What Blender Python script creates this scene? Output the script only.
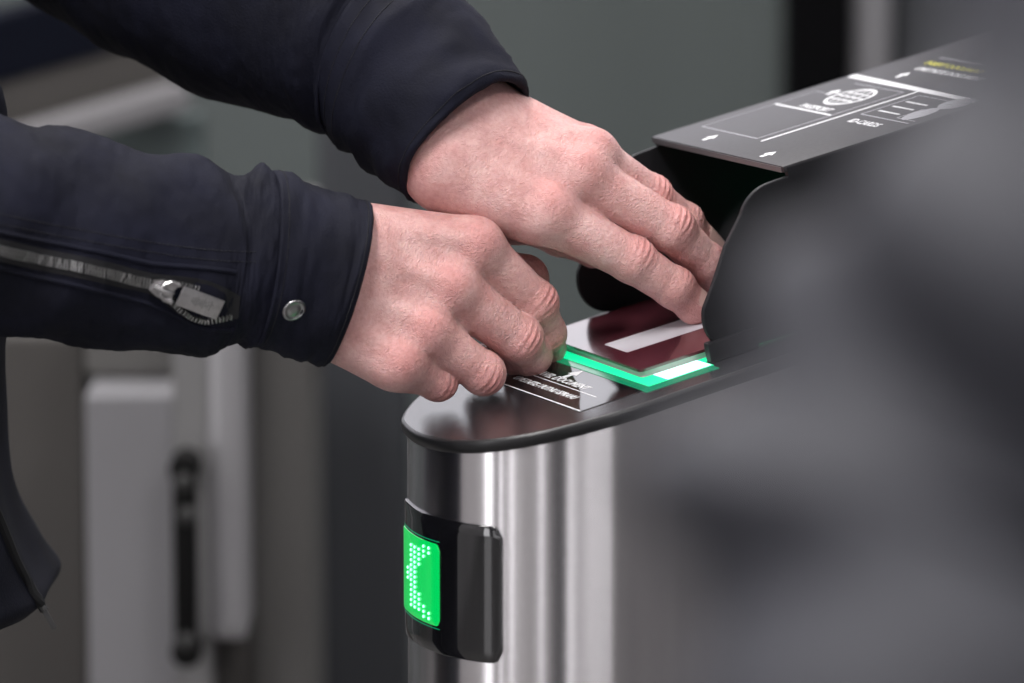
import bpy, bmesh, math, random
import numpy as np
from mathutils import Vector, Matrix, noise
from mathutils.bvhtree import BVHTree

for o in list(bpy.data.objects):
    bpy.data.objects.remove(o, do_unlink=True)
scene = bpy.context.scene
COL = scene.collection
random.seed(4)

# ------------------------------------------------------------------ camera
F_PX = 4600.0
PHI, TH, SG = math.radians(9.2), math.radians(25.6), math.radians(12.8)
DIST = 2.30
CP, SP = math.cos(PHI), math.sin(PHI)


def ray(u, v):
    a, c = (u - 512) / F_PX, -(v - 341.5) / F_PX
    return np.array([a, CP + c * SP, -SP + c * CP])


_r0 = ray(640, 370)
CAM = np.array([0, 0, 1.0]) - _r0 * DIST
CAM[1] = -DIST
G0 = CAM + _r0 * DIST            # front corner of the passport
cam_data = bpy.data.cameras.new('camera')
cam_data.sensor_width = 36.0
cam_data.lens = F_PX / 1024 * 36.0
cam_data.clip_start = 0.05
cam_data.dof.use_dof = True
cam_data.dof.focus_distance = 2.325
cam_data.dof.aperture_fstop = 4.8
cam_data.dof.aperture_blades = 9
cam = bpy.data.objects.new('camera', cam_data)
COL.objects.link(cam)
cam.location = CAM.tolist()
cam.rotation_euler = (math.pi / 2 - PHI, 0, 0)
scene.camera = cam

# ------------------------------------------------------------------ world, light, exposure
world = bpy.data.worlds.new('hall_air')
scene.world = world
world.use_nodes = True
world.node_tree.nodes['Background'].inputs[0].default_value = (0.75, 0.8, 0.9, 1)
world.node_tree.nodes['Background'].inputs[1].default_value = 0.05
scene.view_settings.view_transform = 'Standard'
scene.view_settings.look = 'None'
scene.view_settings.gamma = 1.0
scene.view_settings.exposure = -0.12
scene.view_settings.use_curve_mapping = False

CEIL = 3.1
LAMPS = [  # x, y, size x, size y, watts
    (-0.7, -1.3, 0.5, 1.2, 72),
    (1.1, -1.9, 0.5, 1.2, 34),
    (-0.5, 0.9, 0.5, 1.2, 46),
    (1.5, 0.9, 0.5, 1.2, 26),
    (-2.6, -1.6, 0.5, 1.2, 50),
]
for lx, ly, sx, sy, watt in LAMPS:
    ld = bpy.data.lights.new('ceiling_lamp_light', 'AREA')
    ld.shape = 'RECTANGLE'
    ld.size, ld.size_y, ld.energy = sx - 0.06, sy - 0.06, watt
    ld.color = (1.0, 0.97, 0.96)
    lo = bpy.data.objects.new('ceiling_lamp_light', ld)
    lo.location = (lx, ly, CEIL - 0.075)
    COL.objects.link(lo)


# ------------------------------------------------------------------ gate frame
Lv = np.array([math.cos(TH) * math.cos(SG), math.sin(TH) * math.cos(SG), math.sin(SG)])
Wv = np.array([math.sin(TH), -math.cos(TH), 0.0])
Nv = np.array([-math.cos(TH) * math.sin(SG), -math.sin(TH) * math.sin(SG), math.cos(SG)])
LH = np.array([math.cos(TH), math.sin(TH), 0.0])


def g(w, l, n):
    """gate millimetres -> world metres"""
    return G0 + (Wv * w + Lv * l + Nv * n) / 1000.0


def P(u, v, d=0.0):
    """photo direction at a depth of d millimetres behind the passport corner"""
    return CAM + ray(u, v) * (DIST + d / 1000.0)


# ------------------------------------------------------------------ materials
MATS = {}


def mat(name, color, rough=0.5, metal=0.0, spec=0.5, bump=None, vary=None, emit=None, coat=0.0,
        aniso=0.0, sheen=0.0, sss=0.0):
    """bump=(scale, strength, distance, stretch) ; vary=(scale, amount, stretch)"""
    m = bpy.data.materials.new(name)
    m.use_nodes = True
    nt = m.node_tree
    b = nt.nodes['Principled BSDF']
    b.inputs['Base Color'].default_value = (*color, 1)
    b.inputs['Roughness'].default_value = rough
    b.inputs['Metallic'].default_value = metal
    b.inputs['Specular IOR Level'].default_value = spec
    b.inputs['Coat Weight'].default_value = coat
    b.inputs['Coat Roughness'].default_value = 0.06
    tc = nt.nodes.new('ShaderNodeTexCoord')

    def tex(scale, stretch, detail=4.0):
        mp = nt.nodes.new('ShaderNodeMapping')
        mp.inputs['Scale'].default_value = stretch
        nt.links.new(tc.outputs['Object'], mp.inputs['Vector'])
        n = nt.nodes.new('ShaderNodeTexNoise')
        n.inputs['Scale'].default_value = scale
        n.inputs['Detail'].default_value = detail
        nt.links.new(mp.outputs[0], n.inputs['Vector'])
        return n
    if vary:
        n = tex(vary[0], vary[2] if len(vary) > 2 else (1, 1, 1))
        r = nt.nodes.new('ShaderNodeValToRGB')
        k = vary[1]
        r.color_ramp.elements[0].position = 0.3
        r.color_ramp.elements[1].position = 0.7
        r.color_ramp.elements[0].color = (*[max(0, c * (1 - k)) for c in color], 1)
        r.color_ramp.elements[1].color = (*[min(1, c * (1 + k)) for c in color], 1)
        nt.links.new(n.outputs['Fac'], r.inputs[0])
        nt.links.new(r.outputs[0], b.inputs['Base Color'])
    if bump:
        n = tex(bump[0], bump[3] if len(bump) > 3 else (1, 1, 1))
        bn = nt.nodes.new('ShaderNodeBump')
        bn.inputs['Strength'].default_value = bump[1]
        bn.inputs['Distance'].default_value = bump[2]
        nt.links.new(n.outputs['Fac'], bn.inputs['Height'])
        nt.links.new(bn.outputs[0], b.inputs['Normal'])
    if emit:
        b.inputs['Emission Color'].default_value = (*emit[0], 1)
        b.inputs['Emission Strength'].default_value = emit[1]
    if aniso:
        b.inputs['Anisotropic'].default_value = aniso
        b.inputs['Anisotropic Rotation'].default_value = 0.25
        tg = nt.nodes.new('ShaderNodeTangent')
        tg.direction_type = 'RADIAL'
        tg.axis = 'Z'
        nt.links.new(tg.outputs[0], b.inputs['Tangent'])
    if sheen:
        b.inputs['Sheen Weight'].default_value = sheen
        b.inputs['Sheen Roughness'].default_value = 0.5
    if sss:
        b.inputs['Subsurface Weight'].default_value = sss
        b.inputs['Subsurface Radius'].default_value = (0.009, 0.003, 0.0016)
        b.inputs['Subsurface Scale'].default_value = 0.6
    MATS[name] = m
    return m


mat('wall_paint', (0.088, 0.103, 0.102), 0.7, vary=(1.2, 0.12), bump=(60, 0.1, 0.001))
mat('floor_stone', (0.16, 0.155, 0.15), 0.35, vary=(6, 0.2), bump=(40, 0.08, 0.001))
mat('ceiling_paint', (0.55, 0.55, 0.56), 0.8, bump=(80, 0.1, 0.001))
mat('front_wall_paint', (0.50, 0.49, 0.50), 0.7, vary=(1, 0.1))
mat('window_frame_paint', (0.12, 0.12, 0.13), 0.4)
mat('daylight_pane', (0.8, 0.82, 0.88), 0.4, emit=((0.95, 0.92, 1.0), 1.0))
mat('daylight_pane_front', (0.8, 0.82, 0.88), 0.4, emit=((1.0, 0.98, 1.0), 4.5))  # glow of the added front strips and left opening
mat('lamp_frame_paint', (0.5, 0.5, 0.5), 0.4, metal=0.6)
mat('lamp_diffuser', (0.9, 0.9, 0.9), 0.4, emit=((1.0, 0.98, 0.96), 2.0))
mat('brushed_steel', (0.66, 0.64, 0.655), 0.26, metal=1.0, aniso=0.85,
    vary=(3.0, 0.05, (40, 40, 1)))
mat('plate_black', (0.014, 0.014, 0.016), 0.13, spec=0.6, bump=(1500, 0.3, 0.0003), vary=(900, 0.5))
mat('plate_rim', (0.010, 0.010, 0.011), 0.32, spec=0.4)
mat('label_glass', (0.006, 0.006, 0.007), 0.07, spec=0.8)
mat('print_white', (0.75, 0.76, 0.78), 0.45)
mat('print_grey', (0.36, 0.36, 0.39), 0.45)
mat('print_yellow', (0.62, 0.60, 0.08), 0.45)
mat('scanner_green', (0.01, 0.25, 0.12), 0.4, spec=0.15, emit=((0.003, 0.80, 0.33), 1.25))
mat('scanner_white', (0.5, 0.9, 0.75), 0.2, emit=((0.55, 1.0, 0.80), 1.5))
mat('scanner_guide', (0.004, 0.05, 0.03), 0.15, emit=((0.0, 0.42, 0.20), 0.55))
mat('scanner_dim', (0.004, 0.05, 0.03), 0.12, emit=((0.0, 0.40, 0.17), 0.55))
mat('hood_plastic', (0.010, 0.010, 0.012), 0.5, spec=0.25, bump=(1400, 0.15, 0.0002))
mat('hood_top_print', (0.020, 0.018, 0.021), 0.42, spec=0.42, vary=(500, 0.25))
mat('hood_edge', (0.09, 0.085, 0.09), 0.35)
mat('indicator_black', (0.004, 0.004, 0.005), 0.06, spec=0.7, coat=0.6)
mat('indicator_lens', (0.0, 0.10, 0.03), 0.15, emit=((0.0, 0.66, 0.10), 1.0), coat=0.5)
mat('led_green', (0.1, 0.8, 0.3), 0.2, emit=((0.22, 1.0, 0.42), 4.0))
mat('passport_cover', (0.075, 0.016, 0.024), 0.16, spec=0.7, vary=(40, 0.2), bump=(700, 0.1, 0.0002), coat=0.5)
mat('passport_paper', (0.40, 0.39, 0.38), 0.6, vary=(300, 0.08, (1, 1, 40)))
mat('passport_label', (0.50, 0.48, 0.52), 0.4, vary=(60, 0.06))
mat('jacket_cloth', (0.0052, 0.0058, 0.0135), 0.8, spec=0.2, vary=(30, 0.35), bump=(800, 0.5, 0.0006))
mat('jacket_lining', (0.008, 0.008, 0.012), 0.8)
mat('stitch_thread', (0.004, 0.004, 0.008), 0.7)
mat('zipper_tape', (0.004, 0.004, 0.006), 0.75)
mat('zipper_metal', (0.42, 0.42, 0.42), 0.38, metal=1.0)
mat('pull_metal', (0.62, 0.61, 0.62), 0.34, metal=1.0, vary=(250, 0.15), bump=(500, 0.2, 0.0003))
mat('snap_metal', (0.36, 0.36, 0.37), 0.28, metal=1.0)
mat('trouser_cloth', (0.02, 0.022, 0.03), 0.85, bump=(700, 0.2, 0.0005))
mat('shoe_leather', (0.012, 0.011, 0.010), 0.35)
mat('rail_steel', (0.22, 0.215, 0.225), 0.5, metal=0.3)
mat('door_gap_grey', (0.20, 0.198, 0.20), 0.5, vary=(3, 0.1))
mat('hair', (0.03, 0.02, 0.014), 0.6, bump=(300, 0.5, 0.002))
mat('nail', (0.62, 0.40, 0.36), 0.28, spec=0.5)
mat('grey_coat', (0.019, 0.0197, 0.027), 0.75, sheen=0.0, vary=(6, 0.2), bump=(500, 0.2, 0.0006))
mat('panel_steel', (0.38, 0.375, 0.39), 0.38, metal=0.5, vary=(4, 0.1, (1, 1, 0.3)))
mat('panel_light', (0.225, 0.222, 0.235), 0.5, vary=(4, 0.12, (1, 1, 0.4)))
mat('panel_olive', (0.105, 0.102, 0.098), 0.55, vary=(3, 0.1))
mat('panel_dark', (0.035, 0.038, 0.044), 0.5, vary=(3, 0.15))
mat('panel_brown', (0.052, 0.048, 0.045), 0.6, vary=(3, 0.1))
mat('panel_navy', (0.003, 0.004, 0.009), 0.9, spec=0.1)
mat('panel_teal', (0.065, 0.085, 0.085), 0.45, vary=(3, 0.1))
mat('handle_black', (0.004, 0.004, 0.004), 0.6, spec=0.15)
mat('side_wall_paint', (0.20, 0.20, 0.215), 0.7, vary=(1, 0.1))
mat('bolt_grey', (0.05, 0.05, 0.05), 0.4, metal=0.5)
mat('post_black', (0.0025, 0.0025, 0.003), 0.9, spec=0.05)


def skin_material():
    m = bpy.data.materials.new('skin')
    m.use_nodes = True
    nt = m.node_tree
    b = nt.nodes['Principled BSDF']
    N = nt.nodes.new
    at = N('ShaderNodeAttribute')
    at.attribute_name = 'flush'
    tc = N('ShaderNodeTexCoord')
    n1 = N('ShaderNodeTexNoise')
    n1.inputs['Scale'].default_value = 70
    n1.inputs['Detail'].default_value = 5
    nt.links.new(tc.outputs['Object'], n1.inputs['Vector'])
    n2 = N('ShaderNodeTexNoise')
    n2.inputs['Scale'].default_value = 420
    n2.inputs['Detail'].default_value = 3
    nt.links.new(tc.outputs['Object'], n2.inputs['Vector'])
    base = N('ShaderNodeValToRGB')
    base.color_ramp.elements[0].position = 0.30
    base.color_ramp.elements[0].color = (0.545, 0.275, 0.258, 1)
    base.color_ramp.elements[1].position = 0.70
    base.color_ramp.elements[1].color = (0.675, 0.420, 0.400, 1)
    nt.links.new(n1.outputs['Fac'], base.inputs[0])
    mul = N('ShaderNodeMath')
    mul.operation = 'MULTIPLY'
    add = N('ShaderNodeMath')
    add.operation = 'ADD'
    add.inputs[1].default_value = 0.45
    nt.links.new(n1.outputs['Fac'], add.inputs[0])
    nt.links.new(at.outputs['Fac'], mul.inputs[0])
    nt.links.new(add.outputs[0], mul.inputs[1])
    mix = N('ShaderNodeMix')
    mix.data_type = 'RGBA'
    nt.links.new(mul.outputs[0], mix.inputs[0])
    nt.links.new(base.outputs[0], mix.inputs[6])
    mix.inputs[7].default_value = (0.52, 0.18, 0.17, 1)
    mot = N('ShaderNodeMix')
    mot.data_type = 'RGBA'
    mot.blend_type = 'OVERLAY'
    mot.inputs[0].default_value = 0.38
    nt.links.new(mix.outputs[2], mot.inputs[6])
    nt.links.new(n2.outputs['Color'], mot.inputs[7])
    hue = N('ShaderNodeRGBToBW')
    nt.links.new(n2.outputs['Color'], hue.inputs[0])
    nt.links.new(hue.outputs[0], mot.inputs[7])
    nt.links.new(mot.outputs[2], b.inputs['Base Color'])
    b.inputs['Roughness'].default_value = 0.42
    b.inputs['Specular IOR Level'].default_value = 0.42
    b.inputs['Subsurface Weight'].default_value = 0.12
    b.inputs['Subsurface Radius'].default_value = (0.006, 0.002, 0.001)
    b.inputs['Subsurface Scale'].default_value = 0.5
    # fine skin relief: crossing creases
    vor = N('ShaderNodeTexVoronoi')
    vor.feature = 'DISTANCE_TO_EDGE'
    vor.inputs['Scale'].default_value = 560
    dist = N('ShaderNodeMix')
    dist.data_type = 'VECTOR'
    dist.inputs[0].default_value = 0.004
    nt.links.new(tc.outputs['Object'], dist.inputs[4])
    nt.links.new(n2.outputs['Color'], dist.inputs[5])
    nt.links.new(dist.outputs[1], vor.inputs['Vector'])
    b1 = N('ShaderNodeBump')
    b1.inputs['Strength'].default_value = 0.8
    b1.inputs['Distance'].default_value = 0.0008
    nt.links.new(vor.outputs['Distance'], b1.inputs['Height'])
    n3 = N('ShaderNodeTexNoise')
    n3.inputs['Scale'].default_value = 380
    n3.inputs['Detail'].default_value = 4
    nt.links.new(tc.outputs['Object'], n3.inputs['Vector'])
    b2 = N('ShaderNodeBump')
    b2.inputs['Strength'].default_value = 0.8
    b2.inputs['Distance'].default_value = 0.0006
    nt.links.new(n3.outputs['Fac'], b2.inputs['Height'])
    nt.links.new(b1.outputs[0], b2.inputs['Normal'])
    nt.links.new(b2.outputs[0], b.inputs['Normal'])
    MATS['skin'] = m


skin_material()


# ------------------------------------------------------------------ object helpers
def thing(name, label, cat, loc, group=None):
    o = bpy.data.objects.new(name, None)
    o.empty_display_size = 0.05
    COL.objects.link(o)
    o.location = [float(c) for c in loc]
    o['label'] = label
    o['category'] = cat
    if group:
        o['group'] = group
    return o


def root_loc(o):
    while o.parent:
        o = o.parent
    return np.array(o.location)


def build(name, verts, faces, m, parent=None, smooth=False, auto=None, label=None, kind=None):
    verts = np.asarray(verts, dtype=float)
    if parent is not None:
        off = root_loc(parent)
    else:
        off = np.array([*((verts.min(0) + verts.max(0)) / 2)])
        off[2] = verts[:, 2].min()
    me = bpy.data.meshes.new(name)
    me.from_pydata((verts - off).tolist(), [], [tuple(int(i) for i in f) for f in faces])
    me.update()
    bm = bmesh.new()
    bm.from_mesh(me)
    bmesh.ops.recalc_face_normals(bm, faces=bm.faces)
    bm.to_mesh(me)
    bm.free()
    me.materials.append(MATS[m])
    if smooth:
        me.polygons.foreach_set('use_smooth', [True] * len(me.polygons))
        if auto:
            me.set_sharp_from_angle(angle=math.radians(auto))
    o = bpy.data.objects.new(name, me)
    COL.objects.link(o)
    if parent is not None:
        o.parent = parent
    else:
        o.location = off.tolist()
    if label:
        o['label'] = label
    if kind:
        o['kind'] = kind
    return o


def tag(o, label, cat, group=None):
    o['label'] = label
    o['category'] = cat
    if group:
        o['group'] = group
    return o


class MB:
    """collects verts and faces"""

    def __init__(self):
        self.v, self.f = [], []

    def add(self, v, f):
        b = len(self.v)
        self.v += [np.asarray(p, dtype=float) for p in v]
        self.f += [tuple(i + b for i in q) for q in f]
        return self

    def box(self, c, ax, ay, az, bev=0.0):
        """c centre, ax/ay/az half-extent vectors; bev a chamfer in the same units"""
        c, ax, ay, az = (np.asarray(t, dtype=float) for t in (c, ax, ay, az))
        bm = bmesh.new()
        bmesh.ops.create_cube(bm, size=2.0)
        lx, ly, lz = (np.linalg.norm(t) for t in (ax, ay, az))
        for q in bm.verts:
            q.co = Vector((q.co.x * lx, q.co.y * ly, q.co.z * lz))
        if bev > 0:
            bmesh.ops.bevel(bm, geom=bm.edges[:], offset=min(bev, lx * .9, ly * .9, lz * .9), segments=2,
                            profile=0.6, affect='EDGES')
        ux, uy, uz = ax / lx, ay / ly, az / lz
        bm.verts.index_update()
        vs = [c + ux * q.co.x + uy * q.co.y + uz * q.co.z for q in bm.verts]
        fs = [[q.index for q in f.verts] for f in bm.faces]
        bm.free()
        return self.add(vs, fs)

    def abox(self, x0, x1, y0, y1, z0, z1, bev=0.0):
        return self.box(((x0 + x1) / 2, (y0 + y1) / 2, (z0 + z1) / 2), ((x1 - x0) / 2, 0, 0),
                        (0, (y1 - y0) / 2, 0), (0, 0, (z1 - z0) / 2), bev)

    def gbox(self, w0, w1, l0, l1, n0, n1, bev=0.0):
        c = g((w0 + w1) / 2, (l0 + l1) / 2, (n0 + n1) / 2)
        return self.box(c, Wv * (w1 - w0) / 2000, Lv * (l1 - l0) / 2000, Nv * (n1 - n0) / 2000, bev / 1000)

    def prism(self, poly, n0, n1, fn):
        """poly of 2-D points, extruded; fn(a, b, n) -> world"""
        k = len(poly)
        v = [fn(a, b, n0) for a, b in poly] + [fn(a, b, n1) for a, b in poly]
        f = [tuple(range(k - 1, -1, -1)), tuple(range(k, 2 * k))]
        f += [(i, (i + 1) % k, (i + 1) % k + k, i + k) for i in range(k)]
        return self.add(v, f)

    def lathe(self, c, axis, prof, seg=32):
        """prof of (radius, height along axis)"""
        axis = np.asarray(axis, float) / np.linalg.norm(axis)
        t = np.cross(axis, [0.3, 0.2, 1.0])
        t /= np.linalg.norm(t)
        s = np.cross(axis, t)
        v, f = [], []
        for r, h in prof:
            for i in range(seg):
                a = 2 * math.pi * i / seg
                v.append(np.asarray(c) + axis * h + (t * math.cos(a) + s * math.sin(a)) * max(r, 1e-6))
        for j in range(len(prof) - 1):
            for i in range(seg):
                f.append((j * seg + i, j * seg + (i + 1) % seg, (j + 1) * seg + (i + 1) % seg, (j + 1) * seg + i))
        f.append(tuple(range(seg)))
        f.append(tuple(range((len(prof) - 1) * seg, len(prof) * seg)))
        return self.add(v, f)

    def tube(self, pts, r, seg=10):
        pts = [np.asarray(p, float) for p in pts]
        rs = r if isinstance(r, (list, tuple)) else [r] * len(pts)
        v, f = [], []
        up = np.array([0.12, 0.2, 1.0])
        for i, p in enumerate(pts):
            d = pts[min(i + 1, len(pts) - 1)] - pts[max(i - 1, 0)]
            d /= np.linalg.norm(d)
            a = np.cross(d, up)
            if np.linalg.norm(a) < 1e-3:
                a = np.cross(d, [1, 0, 0])
            a /= np.linalg.norm(a)
            b = np.cross(d, a)
            for k in range(seg):
                t = 2 * math.pi * k / seg
                v.append(p + (a * math.cos(t) + b * math.sin(t)) * rs[i])
        for i in range(len(pts) - 1):
            for k in range(seg):
                f.append((i * seg + k, i * seg + (k + 1) % seg, (i + 1) * seg + (k + 1) % seg, (i + 1) * seg + k))
        f.append(tuple(range(seg)))
        f.append(tuple(range((len(pts) - 1) * seg, len(pts) * seg)))
        return self.add(v, f)

    def done(self, name, m, parent=None, smooth=False, auto=35, label=None, kind=None):
        return build(name, self.v, self.f, m, parent, smooth, auto, label, kind)


def struct(o):
    o['kind'] = 'structure'
    return o


def catmull(pts, sub=8):
    pts = [np.asarray(p, float) for p in pts]
    out = []
    for i in range(len(pts) - 1):
        p0 = pts[max(i - 1, 0)]
        p1, p2 = pts[i], pts[i + 1]
        p3 = pts[min(i + 2, len(pts) - 1)]
        for k in range(sub):
            t = k / sub
            out.append(0.5 * (2 * p1 + (p2 - p0) * t + (2 * p0 - 5 * p1 + 4 * p2 - p3) * t * t
                              + (3 * p1 - p0 - 3 * p2 + p3) * t ** 3))
    out.append(pts[-1])
    return out


def text_on(name, s, m, parent, size, w, l, n, align='LEFT', shear=0.0, sx=1.0, bold=0.0, label=None):
    """lettering lying in the gate plane; baseline runs along +w, upright along +l (mm)"""
    cu = bpy.data.curves.new(name, 'FONT')
    cu.body = s
    cu.size = size
    cu.align_x = align
    cu.shear = shear
    cu.extrude = 0.06
    cu.offset = bold
    cu.resolution_u = 3
    tmp = bpy.data.objects.new(name + '_tmp', cu)
    COL.objects.link(tmp)
    dg = bpy.context.evaluated_depsgraph_get()
    me = bpy.data.meshes.new_from_object(tmp.evaluated_get(dg))
    v = [g(w + q.co.x * sx, l + q.co.y, n + q.co.z) for q in me.vertices]
    f = [tuple(p.vertices) for p in me.polygons]
    bpy.data.objects.remove(tmp, do_unlink=True)
    bpy.data.curves.remove(cu)
    bpy.data.meshes.remove(me)
    return build(name, v, f, m, parent, label=label)

# ================================================================== THE HALL
X0, X1, Y0, Y1 = -4.0, 4.0, -5.2, 2.6
struct(MB().abox(X0, X1, Y0, Y1, -0.1, 0).done('floor', 'floor_stone'))
struct(MB().abox(X0, X1, Y0, Y1, CEIL, CEIL + 0.1).done('ceiling', 'ceiling_paint'))
LW0, LW1 = -4.2, -3.0                      # unseen glowing opening added to brighten the steel's left reflection
struct(MB().abox(X0 - 0.1, X0, Y0, LW0, 0, CEIL).abox(X0 - 0.1, X0, LW1, Y1, 0, CEIL).abox(X0 - 0.1, X0, LW0, LW1, 2.6, CEIL).done('wall_left', 'front_wall_paint'))
dr = struct(MB().abox(X0 - 0.05, X0, LW0, LW0 + 0.06, 0, 2.6).abox(X0 - 0.05, X0, LW1 - 0.06, LW1, 0, 2.6).abox(X0 - 0.05, X0, LW0, LW1, 2.54, 2.6).abox(
    X0 - 0.05, X0, LW0, LW1, 0, 0.06).done('door_1', 'window_frame_paint'))
MB().abox(X0 - 0.035, X0 - 0.025, LW0 + 0.06, LW1 - 0.06, 0.06, 2.54).done('pane', 'daylight_pane_front', dr)
struct(MB().abox(X1, X1 + 0.1, Y0, Y1, 0, CEIL).done('wall_right', 'side_wall_paint'))
WSILL, WHEAD = 1.42, 2.85
wb = MB().abox(X0, X1, Y1, Y1 + 0.1, 0, WSILL).abox(X0, X1, Y1, Y1 + 0.1, WHEAD, CEIL)
struct(wb.done('wall_back', 'wall_paint'))
FRONT_GLOWS = [(-3.4, -3.0), (-2.0, -1.7), (-0.2, 0.05), (1.75, 2.2), (2.85, 3.15)]  # unseen glowing strips added to put bright streaks on the steel
wf = MB()
xs = [X0] + [q for a in FRONT_GLOWS for q in a] + [X1]
for i in range(0, len(xs), 2):
    wf.abox(xs[i], xs[i + 1], Y0 - 0.1, Y0, 0, CEIL)
for a, b in FRONT_GLOWS:
    wf.abox(a, b, Y0 - 0.1, Y0, 0, 0.06).abox(a, b, Y0 - 0.1, Y0, 2.8, CEIL)
struct(wf.done('wall_front', 'front_wall_paint'))


def added_window(idx, x0, x1, y, z0, z1, pane, n=1, inward=-1):
    fr = MB()
    t = 0.03
    ya, yb = (y, y + 0.05) if inward < 0 else (y - 0.05, y)
    fr.abox(x0, x1, ya, yb, z0, z0 + t).abox(x0, x1, ya, yb, z1 - t, z1)
    step = (x1 - x0) / n
    for i in range(n + 1):
        xc = x0 + i * step
        xa, xb = max(x0, xc - t / 2), min(x1, xc + t / 2)
        fr.abox(xa, xb, ya, yb, z0, z1)
    w = struct(fr.done('window_%d' % idx, 'window_frame_paint'))
    yp = y + 0.03 if inward < 0 else y - 0.03
    for i in range(n):
        p = MB().abox(x0 + i * step + 0.015, x0 + (i + 1) * step - 0.015, yp - 0.004, yp + 0.004, z0 + t, z1 - t)
        vs = np.array(p.v) - np.array(w.location)
        me = bpy.data.meshes.new('pane')
        me.from_pydata(vs.tolist(), [], p.f)
        me.materials.append(MATS[pane])
        o = bpy.data.objects.new('pane', me)
        COL.objects.link(o)
        o.parent = w


added_window(1, X0, X1, Y1, WSILL, WHEAD, 'daylight_pane', 6)  # unseen bright band, added for the plate and hood top to reflect
for i, (a, b) in enumerate(FRONT_GLOWS):
    added_window(i + 2, a, b, Y0, 0.06, 2.8, 'daylight_pane_front', 1, inward=1)

LAMP_AT = ['above the person in the navy jacket', 'above the person in the grey coat', 'above the pale steel gate cabinet',
           'above the dark door leaf', 'next to the left wall']
for lx, ly, sx, sy, watt in LAMPS:
    where = LAMP_AT.pop(0)
    t = thing('ceiling_lamp', 'flat rectangular ceiling lamp panel ' + where, 'lamp',
              (lx, ly, CEIL - 0.06), 'ceiling lamp panels')
    a, b = sx / 2, sy / 2
    fr = MB()
    fr.abox(lx - a, lx + a, ly - b, ly - b + 0.03, CEIL - 0.06, CEIL)
    fr.abox(lx - a, lx + a, ly + b - 0.03, ly + b, CEIL - 0.06, CEIL)
    fr.abox(lx - a, lx - a + 0.03, ly - b, ly + b, CEIL - 0.06, CEIL)
    fr.abox(lx + a - 0.03, lx + a, ly - b, ly + b, CEIL - 0.06, CEIL)
    fr.done('lamp_frame', 'lamp_frame_paint', t)
    MB().abox(lx - a + 0.03, lx + a - 0.03, ly - b + 0.03, ly + b - 0.03, CEIL - 0.05, CEIL - 0.04).done(
        'lamp_diffuser', 'lamp_diffuser', t)


# ------------------------------------------------------------------ gates behind
def bgx(u, dist):
    return CAM[0] + (u - 512) / F_PX * dist * 1.0


def bgz(v, dist):
    r = ray(512, v)
    return CAM[2] + r[2] * dist


def bgy(dist):
    return CAM[1] + dist * CP


def slab(mb, u0, u1, z0, z1, dist, thick, bev=0.004):
    y = bgy(dist)
    return mb.abox(bgx(u0, dist), bgx(u1, dist), y, y + thick, z0, z1, bev)


# neighbouring gate cabinet with a black pull bar
D2 = 3.15
nb = thing('gate_cabinet', 'pale steel gate cabinet with a black bolted bar, behind the jacket sleeve', 'gate',
           (bgx(190, D2), bgy(D2), 0))
ztop = bgz(398, D2)
slab(MB(), 84, 172, 0, ztop, D2, 0.30, 0.002).done('steel_panel', 'panel_light', nb)
slab(MB(), 172, 208, 0, bgz(330, D2), D2 - 0.005, 0.25, 0.002).done('door_gap_panel', 'door_gap_grey', nb)
slab(MB(), 207, 246, bgz(648, D2), bgz(250, D2), D2 - 0.015, 0.30, 0.008).done('steel_edge_post', 'panel_steel', nb)
slab(MB(), 207, 246, 0, bgz(650, D2), D2 + 0.04, 0.20, 0.008).done('plinth', 'panel_brown', nb)
slab(MB(), 246, 312, 0, bgz(230, D2), D2 + 0.05, 0.20, 0.008).done('olive_panel', 'panel_olive', nb)
slab(MB(), 84, 320, bgz(398, D2), bgz(330, D2), D2 + 0.07, 0.20, 0.008).done('upper_panel', 'panel_olive', nb)
# pull bar
zb0, zb1 = bgz(650, D2), bgz(462, D2)
y = bgy(D2) - 0.035
xb = bgx(187, D2)
hb = MB()
hb.abox(xb - 0.0085, xb + 0.0085, y - 0.008, y + 0.006, zb0, zb1, 0.005)
for zz in (zb0, zb1):
    hb.lathe((xb, y - 0.009, zz), (0, 1, 0), [(0.008, 0), (0.0105, 0.002), (0.0105, 0.030)], 24)
bar = hb.done('pull_bar', 'handle_black', nb, smooth=True, label='black bolted bar')
for vv, du in ((474, 0), (508, 3), (638, 1)):
    MB().lathe((xb + du * 0.0007, y - 0.013, bgz(vv, D2)), (0, 1, 0), [(0.003, 0), (0.0062, 0.002), (0.0068, 0.006)], 20).done(
        'bolt_head', 'bolt_grey', bar, smooth=True)

# brown gate wing at far left
D3 = 3.3
t = MB()
slab(t, -160, 84, 0, bgz(335, D3), D3, 0.06)
tag(t.done('wing_panel', 'panel_brown'), 'matte brown-grey gate wing panel beside the pale steel cabinet', 'panel')

# dark post between pale cabinet and reader
D4 = 3.6
t = MB()
slab(t, 318, 408, 0, bgz(90, D4), D4, 0.2, 0.01)
tag(t.done('gate_post', 'panel_dark'), 'dark blue-grey gate post between pale cabinet and document reader', 'post')

# tall black post and pale column at the top right, with darker column beyond
D5 = 4.2
t = MB()
slab(t, 784, 850, 0, 2.2, D5, 0.08, 0.008)
tag(t.done('door_post', 'post_black'), 'black upright door post beside the pale round column', 'post')
c = (bgx(866, D5), bgy(D5) + 0.05, 0)
t = MB().lathe(c, (0, 0, 1), [(0.024, 0), (0.024, 2.2)], 28)
tag(t.done('steel_column', 'panel_light', smooth=True), 'slim pale steel column beside the black door post', 'column')
t = MB()
slab(t, 890, 1180, 0, 2.2, D5 + 0.1, 0.08, 0.008)
tag(t.done('door_leaf', 'panel_dark'), 'dark grey door leaf right of the slim pale column', 'door')
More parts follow.
